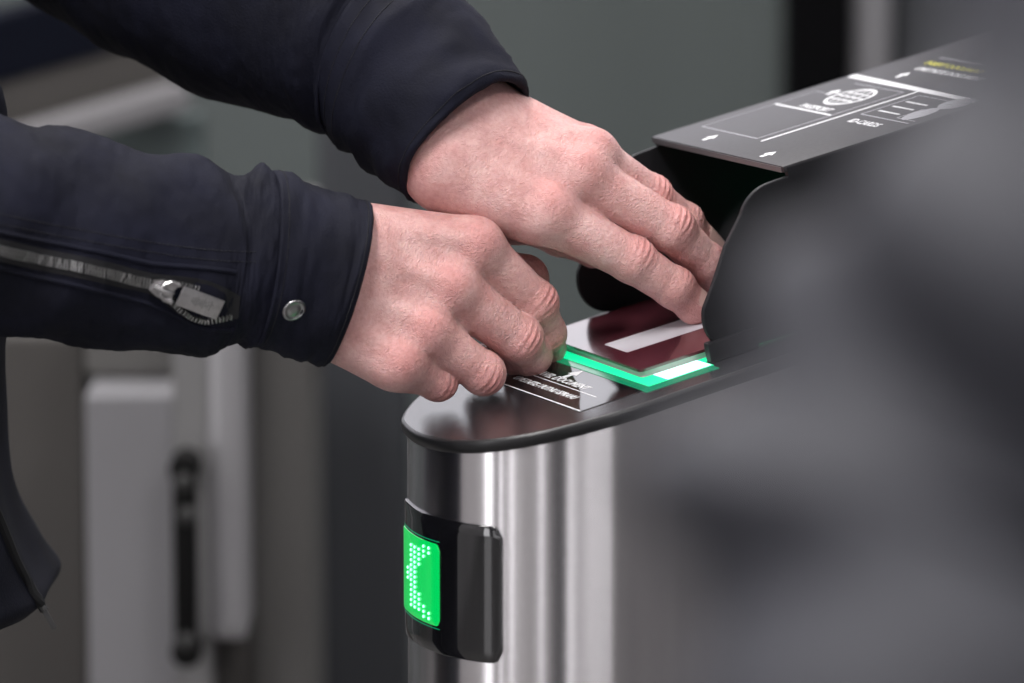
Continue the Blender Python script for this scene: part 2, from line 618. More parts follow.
# pale strip left of the black post
t = MB()
slab(t, 752, 783, 0, 2.2, D5 + 0.12, 0.05, 0.006)
tag(t.done('door_jamb', 'wall_paint'), 'grey-green door jamb strip set against the black post', 'jamb')

# neighbouring gate top: rail and panels that run parallel to the reader
def along(u, v, dist, back, fwd, half_h, half_t, m, name):
    c = CAM + ray(u, v) * dist
    d = Lv
    up = Nv
    return MB().box(c + d * (fwd - back) / 2, d * (fwd + back) / 2, up * half_h, Wv * half_t, 0.004)


D6 = 3.56
hr = thing('gate_handrail', 'pale steel rail on sloped brown-grey gate top behind the crossed arms', 'rail',
           (bgx(120, D6), bgy(D6), 0))
along(140, 106, D6, 0.55, 0.035, 0.010, 0.02, '', '')  .done('rail', 'rail_steel', hr, smooth=True)
along(120, 66, D6 + 0.05, 0.55, 0.16, 0.024, 0.02, '', '').done('upper_board', 'panel_brown', hr)
along(90, 20, D6 + 0.03, 0.55, 0.25, 0.026, 0.02, '', '').done('dark_board', 'panel_navy', hr)
_c = CAM + ray(120, 66) * (D6 + 0.05)
_q = _c - Lv * 0.50 + Wv * -0.045
MB().abox(_q[0] - 0.025, _q[0] + 0.025, _q[1] - 0.02, _q[1] + 0.02, 0, _q[2] + 0.07, 0.004).done('rail_post', 'rail_steel', hr)
slab(MB(), 60, 205, 0.0, bgz(112, D6 + .06), D6 + .06, 0.03).done('glass_panel', 'panel_teal', hr)


# ================================================================== THE DOCUMENT READER GATE
OUT = [(520, 39), (300, 39), (120, 39), (40, 39), (0, 39.8), (-28, 40.2), (-44, 38.2), (-64, 33.6), (-80.6, 26), (-94.6, 15.5),
       (-105, 0), (-110.3, -19), (-111, -40), (-107, -62), (-102, -73), (-92.7, -86), (-81.5, -98), (-66, -110),
       (-45, -122), (-20, -131), (12, -137), (50, -140), (120, -141), (300, -141), (520, -141)]
outline = catmull(OUT, 16)              # (l, w)


def inset(poly, k):
    out = []
    n = len(poly)
    for i in range(n):
        d = np.asarray(poly[min(i + 1, n - 1)]) - np.asarray(poly[max(i - 1, 0)])
        d = d / np.linalg.norm(d)
        nn = np.array([d[1], -d[0]])
        out.append(np.asarray(poly[i]) - nn * k * (1 if True else 0))
    return out


# orientation check so that a positive inset shrinks
_c = np.mean(np.array(outline), 0)
_i = inset(outline, 5)
SGN = 1 if np.linalg.norm(_i[190] - _c) < np.linalg.norm(outline[190] - _c) else -1
base = g(-50, 150, 0)
gate = thing('document_reader_gate', 'brushed steel document reader gate with black top plate and scanning hood', 'gate',
             (base[0], base[1], 0))


def ringed(name, rings, m, parent, cap0=True, cap1=True, smooth=True, auto=40, label=None):
    k = len(rings[0])
    v = [p for r in rings for p in r]
    f = []
    for j in range(len(rings) - 1):
        for i in range(k):
            f.append((j * k + i, j * k + (i + 1) % k, (j + 1) * k + (i + 1) % k, (j + 1) * k + i))
    if cap0:
        f.append(tuple(range(k)))
    if cap1:
        f.append(tuple(range((len(rings) - 1) * k, len(rings) * k)))
    return build(name, v, f, m, parent, smooth, auto, label)


def orow(k, n):
    return [g(w, l, n) for l, w in inset(outline, SGN * k)]


ringed('plate_rim', [orow(3.2, -11.9), orow(0.8, -11.6), orow(0, -10.2), orow(0, -6.8), orow(0.5, -5.6), orow(1.3, -5.1), orow(2.2, -5.02)],
       'plate_rim', gate, label='smooth black rounded rim')
ringed('top_plate', [orow(2.4, -10), orow(2.2, -5.0)], 'plate_black', gate, label='speckled black top plate')
top = orow(2.4, -11.5)
bot = [np.array([p[0], p[1], 0.12]) for p in top]
mid = [np.array([p[0], p[1], 0.6]) for p in top]
ringed('steel_body', [bot, mid, top], 'brushed_steel', gate, auto=30, label='brushed steel casing')
bot2 = [np.array([p[0], p[1], 0.0]) for p in orow(8, -12)]
bot3 = [np.array([p[0], p[1], 0.12]) for p in orow(8, -12)]
ringed('plinth', [bot2, bot3], 'plate_rim', gate)

# label pane (dark glossy printed glass) and lit scanner glass, let into the plate
lab = MB().gbox(-104, 19.5, -45.5, -9.7, -8, -4.7, 0.4).done('label_pane', 'label_glass', gate, label='glossy black printed label pane')
MB().gbox(-104, 19.0, -45.3, -44.5, -4.7, -4.62).done('border_line', 'print_white', lab)
MB().gbox(-104, 5.0, -29.0, -28.4, -4.7, -4.62).done('rule_line', 'print_white', lab)
text_on('lettering', 'INSERT TRAVEL DOCUMENT', 'print_white', lab, 6.6, -99.0, -26.2, -4.66, shear=0.25, sx=1.0, bold=0.10)
text_on('lettering', 'UMETNITE / PUTNU ISPRAVU', 'print_white', lab, 5.8, -74.0, -37.4, -4.66, shear=0.25, sx=0.92, bold=0.10)


def arrow(name, w, l, s, n, m, parent, sw=None):
    sw = sw or s
    poly = [(-0.18 * sw, -0.5 * s), (0.18 * sw, -0.5 * s), (0.18 * sw, 0), (0.5 * sw, 0), (0, 0.6 * s), (-0.5 * sw, 0), (-0.18 * sw, 0)]
    return MB().prism([(w + a, l + b) for a, b in poly], n, n + 0.08, lambda a, b, k: g(a, b, k)).done(name, m, parent)


arrow('arrow_mark', -46, -16.5, 11, -4.68, 'print_white', lab, 10)

scan = MB().gbox(-112, 6.0, -4.3, 200, -8, -4.75, 0.1).gbox(6.0, 16.0, -4.3, 33, -8, -4.75, 0.1).done('scanner_pane', 'scanner_green', gate, label='green lit scanner glass')
MB().gbox(-20, 15.0, 7, 32, -4.8, -4.55).done('scanner_lamp_area', 'scanner_white', scan, label='white glowing lamp area')
MB().gbox(16.3, 24.0, -10, 32, -8, -4.6, 0.4).done('edge_guide', 'scanner_guide', gate, label='green glowing edge guide')  # scanner's green reflection on the plate, made as an emissive strip
MB().gbox(-112, 16.0, -9.5, -4.4, -8, -4.72, 0.2).done('scanner_fade_strip', 'scanner_dim', gate, label='dim green strip')  # fall-off of the scanner glow, set as a weaker emissive strip

MB().gbox(6.8, 12.5, 33.5, 62, -5.2, 5.5, 1.6).done('hood_foot', 'hood_plastic', gate, smooth=True, auto=30)

# ---------------- hood: bent sheet with two side cheeks and a printed top
HW0, HW1, HT, HTH = -134.0, 10.0, 80.5, 3.0
prof = [(60, -4.7), (50, -3.0)]


def arc(cl, cn, r, a0, a1, k=10):
    return [(cl + r * math.cos(math.radians(a0 + (a1 - a0) * i / k)), cn + r * math.sin(math.radians(a0 + (a1 - a0) * i / k))) for i in range(k + 1)]


# front profile of a cheek in (l, n)
cheek = [(340, -4.6)] + arc(54, 15, 19, -95, -205, 12) + [(44.2, 33), (55, 50)] + arc(86, 53, 21.5, 152, 92, 10) + [(97, 75.0), (340, 75.0)]
hood = None
ck = []
for w0, w1 in ((HW1 - HTH, HW1), (HW0, HW0 + HTH)):
    mb = MB().prism([(l, n) for l, n in cheek], w0, w1, lambda a, b, k: g(k, a, b))
    ck.append(mb)
tp = MB().gbox(HW0, HW1, 95.0, 345, HT - 3.6, HT, 1.0)
hood = tp.done('hood_top', 'hood_top_print', gate, smooth=True, auto=25, label='dark grey printed hood top')
for mb in ck:
    bmv = mb.done('hood_cheek', 'hood_plastic', gate, smooth=False)
    md = bmv.modifiers.new('bev', 'BEVEL')
    md.width = 0.0006
    md.segments = 2
    md.limit_method = 'ANGLE'
    md.angle_limit = math.radians(50)
# rounded shoulders that carry the top down into the cheeks
for sgn, w in ((1, HW1), (-1, HW0)):
    pr = []
    for i in range(7):
        a = math.radians(90 * i / 6)
        pr.append((w - sgn * 1.2 + sgn * 1.4 * math.cos(a), HT - 1.6 + 1.4 * math.sin(a)))
    pr = [(w + sgn * 0.2, 74.0)] + pr + [(w - sgn * 3, HT - 0.4), (w - sgn * 3, 74.0)]
    MB().prism(pr, 97.0, 343, lambda a, b, k: g(a, k, b)).done('hood_shoulder', 'hood_plastic', gate, smooth=False)
MB().gbox(HW0, HW1, 330, 345, -5, HT - 3, 0.5).done('hood_back', 'hood_plastic', gate)
MB().gbox(HW0 + 2, HW1 - 2, 94.7, 95.3, HT - 3.4, HT - 0.7).done('hood_front_lip', 'hood_edge', hood)

NT = HT + 0.02


def line(name, w0, l0, w1, l1, t, m=None):
    if abs(w1 - w0) > abs(l1 - l0):
        mb = MB().gbox(min(w0, w1), max(w0, w1), l0 - t / 2, l0 + t / 2, NT, NT + 0.08)
    else:
        mb = MB().gbox(w0 - t / 2, w0 + t / 2, min(l0, l1), max(l0, l1), NT, NT + 0.08)
    return mb.done(name, m or 'print_white', hood)


# passport diagram
line('diagram_line', -121.5, 119.5, -60.5, 119.5, 0.8, 'print_grey')
line('diagram_line', -121.5, 119.5, -121.5, 164, 0.6, 'print_grey')
line('diagram_line', -60.7, 119.5, -60.7, 209, 0.7, 'print_grey')
line('diagram_line', -121.5, 164.5, -61, 164.5, 1.5)
line('diagram_line', -121.5, 164, -121.5, 190, 0.6, 'print_grey')
line('diagram_line', -121.5, 190, -112, 190, 0.6, 'print_grey')
line('diagram_line', -112, 209, -60.7, 209, 0.7, 'print_grey')
line('diagram_line', -52.8, 117.5, -52.8, 213, 1.7)
MB().prism([(-131, 215.2), (4, 212.4), (4, 216.8), (-131, 220.6)], NT, NT + 0.08, lambda a, b, k: g(a, b, k)).done('divider_bar', 'print_white', hood)
for w, l in ((-92.5, 108.5), (-22.5, 104.5), (-97.5, 230.5), (-107, 192.5)):
    arrow('arrow_mark', w, l, 8.5, NT, 'print_white', hood, 8.5)
text_on('lettering', 'PASSPORT', 'print_white', hood, 7.6, -101, 167.2, NT + .06, sx=0.86, bold=0.1)
text_on('lettering', 'ID-CARDS', 'print_white', hood, 7.6, -38.5, 161, NT + .06, sx=0.85, bold=0.1)
text_on('lettering', 'INSERT DOCUMENT', 'print_yellow', hood, 7.0, -108, 250.0, NT + .06, sx=0.92, bold=0.15)
text_on('lettering', 'UMETNITE DOKUMENT', 'print_white', hood, 7.0, -103, 240.5, NT + .06, sx=0.92, bold=0.15)
# second heading lines at the far end
line('diagram_line', -110, 262, -66, 262, 1.2, 'print_grey')


def ring_poly(cw, cl, rw, rl, t, name):
    mb = MB()
    k = 40
    v = []
    for j, q in enumerate((1.0, 1 - t)):
        for i in range(k):
            a = 2 * math.pi * i / k
            v.append(g(cw + rw * (q if t < .5 else q) * math.cos(a), cl + rl * q * math.sin(a), NT + 0.08))
    mb.add(v, [(i, (i + 1) % k, k + (i + 1) % k, k + i) for i in range(k)])
    return mb


GW, GL, GR = -86.0, 191.0, 14.6
gl = ring_poly(GW, GL, GR, GR, 0.14, '')
k = 24
for frac in (0.0, 0.45):
    for s in ((1, -1) if frac else (1,)):
        v = []
        for i in range(k + 1):
            a = math.pi * (i / k - 0.5)
            for dd in (-0.6, 0.6):
                v.append(g(GW + s * frac * GR * math.cos(a) + dd, GL + GR * math.sin(a) * 0.95, NT + 0.08))
        gl.add(v, [(2 * i, 2 * i + 1, 2 * i + 3, 2 * i + 2) for i in range(k)])
for dl in (-5.5, 0, 5.5):
    hw = math.sqrt(GR ** 2 - dl ** 2) * 0.95
    gl.add([g(GW - hw, GL + dl - .6, NT + .08), g(GW + hw, GL + dl - .6, NT + .08), g(GW + hw, GL + dl + .6, NT + .08), g(GW - hw, GL + dl + .6, NT + .08)], [(0, 1, 2, 3)])
gl.done('globe_emblem', 'print_white', hood)
# identity card diagram
line('diagram_line', -44, 173, 4, 173, 0.8, 'print_grey')
line('diagram_line', -44, 173, -44, 209, 0.8, 'print_grey')
line('diagram_line', -44, 209, 4, 209, 0.6, 'print_grey')
for l in (181.5, 190, 198.5):
    line('diagram_line', -40, l, -19, l, 1.3)
line('diagram_line', -14, 177, 4, 177, 0.6, 'print_grey')
line('diagram_line', -14, 177, -14, 193, 0.6, 'print_grey')


def disc(cw, cl, rw, rl, name):
    kk = 28
    return MB().prism([(cw + rw * math.cos(2 * math.pi * i / kk), cl + rl * math.sin(2 * math.pi * i / kk)) for i in range(kk)], NT, NT + .1,
                      lambda a, b, q: g(a, b, q)).done(name, 'print_grey', hood)


disc(-7, 187, 6.5, 11.0, 'portrait_mark')
disc(-5, 207, 9, 9.5, 'portrait_mark')

# ---------------- indicator panel wrapped round the steel casing
IN = inset(outline, SGN * 2.4)


def face_pt(i, off, z):
    """point on the casing at outline index i, pushed out by off metres, at height z"""
    i0 = int(math.floor(i))
    fr = i - i0
    a = g(IN[i0][1], IN[i0][0], -11.5) * (1 - fr) + g(IN[i0 + 1][1], IN[i0 + 1][0], -11.5) * fr
    d = g(IN[i0 + 1][1], IN[i0 + 1][0], -11.5) - g(IN[i0][1], IN[i0][0], -11.5)
    nn = np.array([d[1], -d[0], 0])
    nn /= np.linalg.norm(nn)
    cc = g(-50, 100, 0)
    if nn[:2] @ (a[:2] - cc[:2]) < 0:
        nn = -nn
    return np.array([a[0], a[1], z]) + nn * off


def proj(p):
    d = np.asarray(p) - CAM
    yy = d[1] * CP - d[2] * SP
    zz = d[1] * SP + d[2] * CP
    return np.array([512 + F_PX * d[0] / yy, 341.5 - F_PX * zz / yy])


def idx_at_u(u):
    best, bi = 1e9, None
    for j in range(80 * 2, 260 * 2):
        i = j / 2
        if i >= len(IN) - 2:
            break
        p = face_pt(i, 0.0006, 0.85)
        e = abs(proj(p)[0] - u)
        if e < best and g(0, 0, 0)[1] + 0.2 > p[1] and i < IDX_LEFT + 0.5:
            best, bi = e, i
    return bi


us = [proj(face_pt(j / 2, 0.0006, 0.85))[0] for j in range(160, 2 * (len(IN) - 2))]
IDX_LEFT = (160 + int(np.argmin(us))) / 2
i503 = idx_at_u(503)
i_l = IDX_LEFT + 12.0


def z_at(i, v, off=0.0006):
    lo, hi = 0.3, 1.1
    for _ in range(40):
        m_ = (lo + hi) / 2
        if proj(face_pt(i, off, m_))[1] > v:
            lo = m_
        else:
            hi = m_
    return (lo + hi) / 2


zt, zb = z_at(i503, 527), z_at(i503, 664)


def wrap_panel(name, ia, ib, z0, z1, off, thick, m, parent, rad=0.004, label=None):
    nx, nz = 40, 14
    v, f = [], []
    length = np.linalg.norm(face_pt(ib, 0, 0) - face_pt(ia, 0, 0))
    for layer in (0, 1, 2):
        for a in range(nx + 1):
            s = a / nx
            i = ia + (ib - ia) * s
            edge = min(s, 1 - s) * length
            cut = 0 if edge > rad else rad - math.sqrt(max(0, rad ** 2 - (rad - edge) ** 2))
            for b in range(nz + 1):
                t_ = b / nz
                z = z0 + cut + (z1 - z0 - 2 * cut) * t_
                o = [0.0, off + thick * 0.7, off + thick][layer]
                shrink = [0, 0, 0.0005][layer]
                zc = (z0 + z1) / 2
                z = zc + (z - zc) * (1 - shrink / (z1 - z0) * 2)
                v.append(face_pt(i, o, z))
    n1 = (nx + 1) * (nz + 1)
    for a in range(nx):
        for b in range(nz):
            q = a * (nz + 1) + b
            f.append((2 * n1 + q, 2 * n1 + q + 1, 2 * n1 + q + nz + 2, 2 * n1 + q + nz + 1))
    rim = [a * (nz + 1) for a in range(nx + 1)] + [nx * (nz + 1) + b for b in range(1, nz + 1)] + \
          [a * (nz + 1) + nz for a in range(nx - 1, -1, -1)] + [b for b in range(nz - 1, 0, -1)]
    for l0 in (0, 1):
        for k_ in range(len(rim)):
            a, b = rim[k_], rim[(k_ + 1) % len(rim)]
            f.append((l0 * n1 + a, l0 * n1 + b, (l0 + 1) * n1 + b, (l0 + 1) * n1 + a))
    return build(name, v, f, m, parent, True, 40, label)


ind = wrap_panel('indicator_panel', i_l, i503, zb, zt, 0.0002, 0.0012, 'indicator_black', gate, 0.006, 'glossy black curved indicator panel')
i442, i_l2 = idx_at_u(441), IDX_LEFT + 3.0
zl1, zl0 = z_at(i442, 545, 0.001), z_at(i442, 627, 0.001)
wrap_panel('indicator_lens', i_l2, i442, zl0, zl1, 0.0012, 0.0008, 'indicator_lens', ind, 0.003, 'glowing green lens')
wrap_panel('lens_frame', i_l2, i442, zl1 + 0.0011, zl1 + 0.0016, 0.0012, 0.0003, 'scanner_dim', ind, 0.0005)
wrap_panel('lens_frame', i_l2, i442, zl0 - 0.0016, zl0 - 0.0011, 0.0012, 0.0003, 'scanner_dim', ind, 0.0005)
# light-emitting dots arranged as a green arrow
dots = MB()
zc = (zl0 + zl1) / 2
hh = (zl1 - zl0) / 2
ia, ib = i442 + (i_l2 - i442) * 0.06, i442 + (i_l2 - i442) * 0.80
for a in np.linspace(-0.86, 0.86, 15):
    for b in np.linspace(0.0, 1.0, 9):
        # two-row chevron head and shaft
        tipd = abs(b - (0.25 + 0.55 * (1 - abs(a))))
        shaft = abs(a) < 0.18 and b < 0.8
        head = abs((b - 0.10) - 0.62 * (1 - abs(a))) < 0.14
        if head or (abs(a) < 0.86 and 0.45 < b - 0.0 + abs(a) * 0.0 < 0.72):
            p = face_pt(ia + (ib - ia) * b, 0.0023, zc + a * hh)
            q = face_pt(ia + (ib - ia) * b, 0.0034, zc + a * hh)
            dots.lathe(p, q - p, [(0.00085, 0), (0.0007, 0.0004), (0.0002, 0.0007)], 8)
dots.done('light_dots', 'led_green', ind, smooth=True, kind='stuff')

# ================================================================== PASSPORT (lying open, cover up)
pl = thing('passport', 'dark red passport lying open face down on the green lit scanner', 'passport', g(-60, 60, -4.5))
ROT = -0.02


def pp(w, l, n):
    return g(w * math.cos(ROT) - l * math.sin(ROT), w * math.sin(ROT) + l * math.cos(ROT), n)


def rrect(w0, w1, l0, l1, r, k=5):
    out = []
    for cw, cl, a0 in ((w1 - r, l1 - r, 0), (w0 + r, l1 - r, 90), (w0 + r, l0 + r, 180), (w1 - r, l0 + r, 270)):
        for i in range(k + 1):
            a = math.radians(a0 + 90 * i / k)
            out.append((cw + r * math.cos(a), cl + r * math.sin(a)))
    return out


MB().prism(rrect(-120, 0, 0, 176, 3.0), -1.5, 0.0, pp).done('cover', 'passport_cover', pl)
MB().prism(rrect(-118.8, -1.2, 1.2, 174.8, 2.6), -4.3, -1.5, pp).done('pages', 'passport_paper', pl)
MB().prism(rrect(-119.5, -0.6, 0.6, 175.5, 2.6), -4.52, -4.3, pp).done('data_page', 'passport_paper', pl)
st = MB().prism(rrect(-64, -37, 11, 120, 1.0), 0.0, 0.12, pp).done('cover_sticker', 'passport_label', pl, label='pale grey rectangular sticker')


# ================================================================== implicit-surface modelling
def surface_nets(F, org, h):
    """F < 0 inside; returns verts (world) and quads"""
    nx, ny, nz = F.shape
    S = F < 0
    corners = [(i, j, k) for i in (0, 1) for j in (0, 1) for k in (0, 1)]
    cnt = np.zeros((nx - 1, ny - 1, nz - 1), np.int8)
    for i, j, k in corners:
        cnt += S[i:nx - 1 + i, j:ny - 1 + j, k:nz - 1 + k]
    act = (cnt > 0) & (cnt < 8)
    idx = -np.ones(act.shape, np.int64)
    ai = np.argwhere(act)
    idx[act] = np.arange(len(ai))
    vals = {}
    for c in corners:
        vals[c] = F[ai[:, 0] + c[0], ai[:, 1] + c[1], ai[:, 2] + c[2]]
    acc = np.zeros((len(ai), 3))
    num = np.zeros(len(ai))
    for a in corners:
        for ax in range(3):
            if a[ax] == 1:
                continue
            b = list(a)
            b[ax] = 1
            b = tuple(b)
            fa, fb = vals[a], vals[b]
            m = (fa < 0) != (fb < 0)
            t = np.where(m, fa / np.where(m, fa - fb, 1), 0)
            p = np.tile(np.array(a, float), (len(ai), 1))
            p[:, ax] += t
            acc += p * m[:, None]
            num += m
    V = (ai + acc / num[:, None]) * h + org
    quads = []
    for ax in range(3):
        sl0 = [slice(None)] * 3
        sl1 = [slice(None)] * 3
        sl0[ax] = slice(0, F.shape[ax] - 1)
        sl1[ax] = slice(1, F.shape[ax])
        ch = S[tuple(sl0)] != S[tuple(sl1)]
        e = np.argwhere(ch)
        o1, o2 = [q for q in range(3) if q != ax]
        e = e[(e[:, o1] > 0) & (e[:, o2] > 0) & (e[:, o1] < F.shape[o1] - 1) & (e[:, o2] < F.shape[o2] - 1)]
        flip = S[tuple(e.T)]
        d1 = np.zeros(3, int)
        d1[o1] = 1
        d2 = np.zeros(3, int)
        d2[o2] = 1
        q = np.stack([idx[tuple((e - d1 - d2).T)], idx[tuple((e - d2).T)], idx[tuple(e.T)], idx[tuple((e - d1).T)]], 1)
        if ax == 1:
            flip = ~flip
        q[~flip] = q[~flip][:, ::-1]
        quads.append(q)
    Q = np.concatenate(quads)
    Q = Q[(Q >= 0).all(1)]
    return V, Q


class Field:
    def __init__(self, lo, hi, h):
        self.h = h
        self.org = np.asarray(lo, float)
        self.n = np.ceil((np.asarray(hi) - self.org) / h).astype(int) + 1
        self.ax = [(self.org[i] + np.arange(self.n[i]) * h).astype(np.float32) for i in range(3)]

    def new(self):
        return np.full(self.n, 0.05, np.float32)

    def sub(self, lo, hi):
        a = np.clip(((np.asarray(lo) - self.org) / self.h).astype(int), 0, self.n)
        b = np.clip(((np.asarray(hi) - self.org) / self.h).astype(int) + 2, 0, self.n)
        return tuple(slice(int(a[i]), int(max(b[i], a[i]))) for i in range(3))

    def grid(self, s):
        return (self.ax[0][s[0]][:, None, None], self.ax[1][s[1]][None, :, None], self.ax[2][s[2]][None, None, :])

    def cone(self, A, a, ra, b, rb, k=0.0, flat=None, pad=0.014):
        """smooth union of a round cone into A; flat=(dir, f) squashes across a direction"""
        a, b = np.asarray(a, np.float32), np.asarray(b, np.float32)
        R = max(ra, rb) + pad
        s = self.sub(np.minimum(a, b) - R, np.maximum(a, b) + R)
        if any(q.stop <= q.start for q in s):
            return
        x, y, z = self.grid(s)
        d = b - a
        L2 = float(d @ d) + 1e-12
        px, py, pz = x - a[0], y - a[1], z - a[2]
        t = np.clip((px * d[0] + py * d[1] + pz * d[2]) / L2, 0, 1)
        qx, qy, qz = px - t * d[0], py - t * d[1], pz - t * d[2]
        q2 = qx * qx + qy * qy + qz * qz
        if flat is not None:
            fd, fk = flat
            c = qx * fd[0] + qy * fd[1] + qz * fd[2]
            q2 = q2 + c * c * (1 / (fk * fk) - 1)
        D = np.sqrt(q2) - (ra + (rb - ra) * t)
        self.smin(A, s, D, k)

    def smin(self, A, s, D, k):
        B = A[s]
        if k <= 0:
            A[s] = np.minimum(B, D)
        else:
            hh = np.clip(0.5 + 0.5 * (B - D) / k, 0, 1)
            A[s] = B + (D - B) * hh - k * hh * (1 - hh)

    def ball(self, A, c, r, k=0.0):
        self.cone(A, c, r, np.asarray(c) + 1e-5, r, k)

    def groove(self, A, c, axis, dors, reach, amp, lam, sig):
        """crossing creases on the dorsal side of a joint"""
        c = np.asarray(c, float)
        s = self.sub(c - reach, c + reach)
        if any(q.stop <= q.start for q in s):
            return
        x, y, z = self.grid(s)
        px, py, pz = x - c[0], y - c[1], z - c[2]
        u = px * axis[0] + py * axis[1] + pz * axis[2]
        dd = px * dors[0] + py * dors[1] + pz * dors[2]
        side = np.cross(axis, dors)
        w = px * side[0] + py * side[1] + pz * side[2]
        bend = u + 18.0 * w * w * np.sign(u) * 0.6
        m = np.clip(dd / 0.006, 0, 1) * np.exp(-(u / sig) ** 2) * np.exp(-(w / 0.0075) ** 2)
        A[s] += (amp * np.cos(2 * math.pi * bend / lam) * m).astype(np.float32)


def unit(v):
    v = np.asarray(v, float)
    return v / np.linalg.norm(v)


SKIN_V, SKIN_F, SKIN_A = [], [], []
NAILS = []


def make_hand(carp, fingers, thumb, fore, dors_hint, pad_dir, lo, hi, h, palm_r, tend=True):
    """carp: four carpal points; fingers: four chains of (point, radius) from knuckle to tip"""
    fd = Field(lo, hi, h)
    # dorsal direction of the hand plate
    mc = [f[0][0] for f in fingers]
    nrm = unit(np.cross(mc[1] - carp[1], mc[3] - mc[0]))
    if nrm @ np.asarray(dors_hint) < 0:
        nrm = -nrm
    palm = fd.new()
    flush = []
    for i in range(4):
        a, b = carp[i], mc[i]
        r1 = fingers[i][0][1]
        fd.cone(palm, a, palm_r[0], b, r1 * 0.98, 0.010 if i else 0.0)
        # palm side flesh
        fd.cone(palm, a - nrm * 0.008, palm_r[1], b - nrm * 0.006 + (a - b) * 0.15, r1 * 0.92, 0.012)
    for i in range(3):          # fill between the metacarpals
        fd.cone(palm, (carp[i] + carp[i + 1]) / 2 - nrm * 0.003, palm_r[0] * 0.95, (mc[i] * 0.8 + mc[i + 1] * 0.8 + carp[i] * 0.2 + carp[i + 1] * 0.2) / 2 - nrm * 0.0035, 0.0095, 0.010)
    for i in range(4):
        a, b = carp[i], mc[i]
        r1 = fingers[i][0][1]
        if tend:
            k0 = a + nrm * palm_r[0] * 0.72 + (b - a) * 0.25
            fd.cone(palm, k0, 0.0024, b + nrm * (r1 * 0.88), 0.0034, 0.0055)
        fd.ball(palm, b + nrm * r1 * 0.30 + unit(b - a) * 0.002, r1 * 0.86, 0.0065)
        flush.append((b + nrm * r1, 0.007, 0.6))
    # webs
    for i in range(3):
        p = fingers[i][0][0] * 0.70 + fingers[i][1][0] * 0.30
        q = fingers[i + 1][0][0] * 0.70 + fingers[i + 1][1][0] * 0.30
        fd.cone(palm, p - nrm * 0.004, 0.0062, q - nrm * 0.004, 0.0062, 0.007)
    # wrist and forearm
    for a, ra, b, rb in fore:
        fd.cone(palm, a, ra, b, rb, 0.014)
    # thumb base
    t0, t1 = thumb[0], thumb[1]
    fd.cone(palm, t0[0], t0[1], t1[0], t1[1] * 1.06, 0.014)
    fd.cone(palm, t1[0], t1[1], (mc[0] + carp[0]) / 2 - nrm * 0.006, 0.008, 0.012)
    total = palm.copy()
    chains = list(fingers) + [thumb[1:]]
    for ci, ch in enumerate(chains):
        A = fd.new()
        for j in range(len(ch) - 1):
            (p, r), (q, s) = ch[j], ch[j + 1]
            fd.cone(A, p, r, q, s, 0.003 if j else 0.0)
            # slight waist between joints is left by a fuller joint
        for j in range(1, len(ch)):
            p, r = ch[j]
            ax = unit(ch[min(j + 1, len(ch) - 1)][0] - ch[j - 1][0])
            e1, e2 = unit(p - ch[j - 1][0]), unit(ch[min(j + 1, len(ch) - 1)][0] - p) if j < len(ch) - 1 else unit(p - ch[j - 1][0])
            dv = unit(e1 - e2 + 0.35 * nrm) if j < len(ch) - 1 else nrm
            dv = unit(dv - ax * (dv @ ax))
            if j < len(ch) - 1:
                fd.ball(A, p + dv * r * 0.10, r * 0.99, 0.003)
                if ci < 4:
                    big = j == 1
                    fd.groove(A, p + dv * r * 0.2, ax, dv, 0.017, 0.00075 if big else 0.0005, 0.0034 if big else 0.0028, 0.0060 if big else 0.0036)
                flush.append((p + dv * r, 0.0075 if j == 1 else 0.006, 0.65 if j == 1 else 0.45))
            else:
                fd.ball(A, p - dv * r * 0.12, r * 0.97, 0.003)
                flush.append((p, 0.013, 0.55))
                NAILS.append((p, unit(p - ch[j - 1][0]), r, nrm))
        # blend this finger into the palm, but keep neighbouring fingers apart
        k = 0.006
        hh = np.clip(0.5 + 0.5 * (palm - A) / k, 0, 1)
        M = palm + (A - palm) * hh - k * hh * (1 - hh)
        total = np.minimum(total, M)
    V, Q = surface_nets(total, fd.org, h)
    fl = np.zeros(len(V))
    for c, s, w in flush:
        fl = np.maximum(fl, w * np.exp(-((V - c) ** 2).sum(1) / (2 * s * s)))
    return V, Q, fl, nrm


# ---------------- right hand (dorsum to the camera, fingers curled on the plate)
Rf = [
    [(P(473, 247, 27), .0140), (P(534, 303, 47), .0115), (P(545, 333, 60), .0102), (P(549, 348, 71), .0088)],
    [(P(448, 289, 17), .0138), (P(519, 339, 37), .0117), (P(530, 355, 53), .0100), (P(514, 357, 60), .0088)],
    [(P(423, 332, 8), .0130), (P(483, 373, 23), .0106), (P(483, 364, 42), .0092), (P(470, 364, 48), .0080)],
    [(P(397, 364, 1), .0120), (P(437, 381, 18), .0094), (P(434, 371, 33), .0082), (P(423, 368, 40), .0072)],
]
Rc = [P(352, 236, 14), P(345, 264, 8), P(339, 294, 4), P(336, 321, 3)]
Rt = [(P(372, 252, 32), .017), (P(462, 257, 53), .0128), (P(524, 279, 72), .0115), (P(543, 326, 88), .0092)]
Rfore = [(P(346, 262, 6), .023, P(215, 240, -10), .026), (P(337, 298, 2), .022, P(210, 280, -10), .026)]
vr = [p for f in Rf for p, _ in f] + [p for p, _ in Rt] + [q for f in Rfore for q in (f[0], f[2])]
lo = np.min(vr, 0) - 0.012
hi = np.max(vr, 0) + 0.03
lo[0] = P(235, 300, 0)[0]
lo[1] -= 0.02
lo[2] -= 0.012
V, Q, fl, R_N = make_hand(Rc, Rf, Rt, Rfore, np.array([0, -1, 0.3]), None, lo, hi, 0.00095, (0.0165, 0.015))
SKIN_V.append(V); SKIN_F.append(Q); SKIN_A.append(fl)

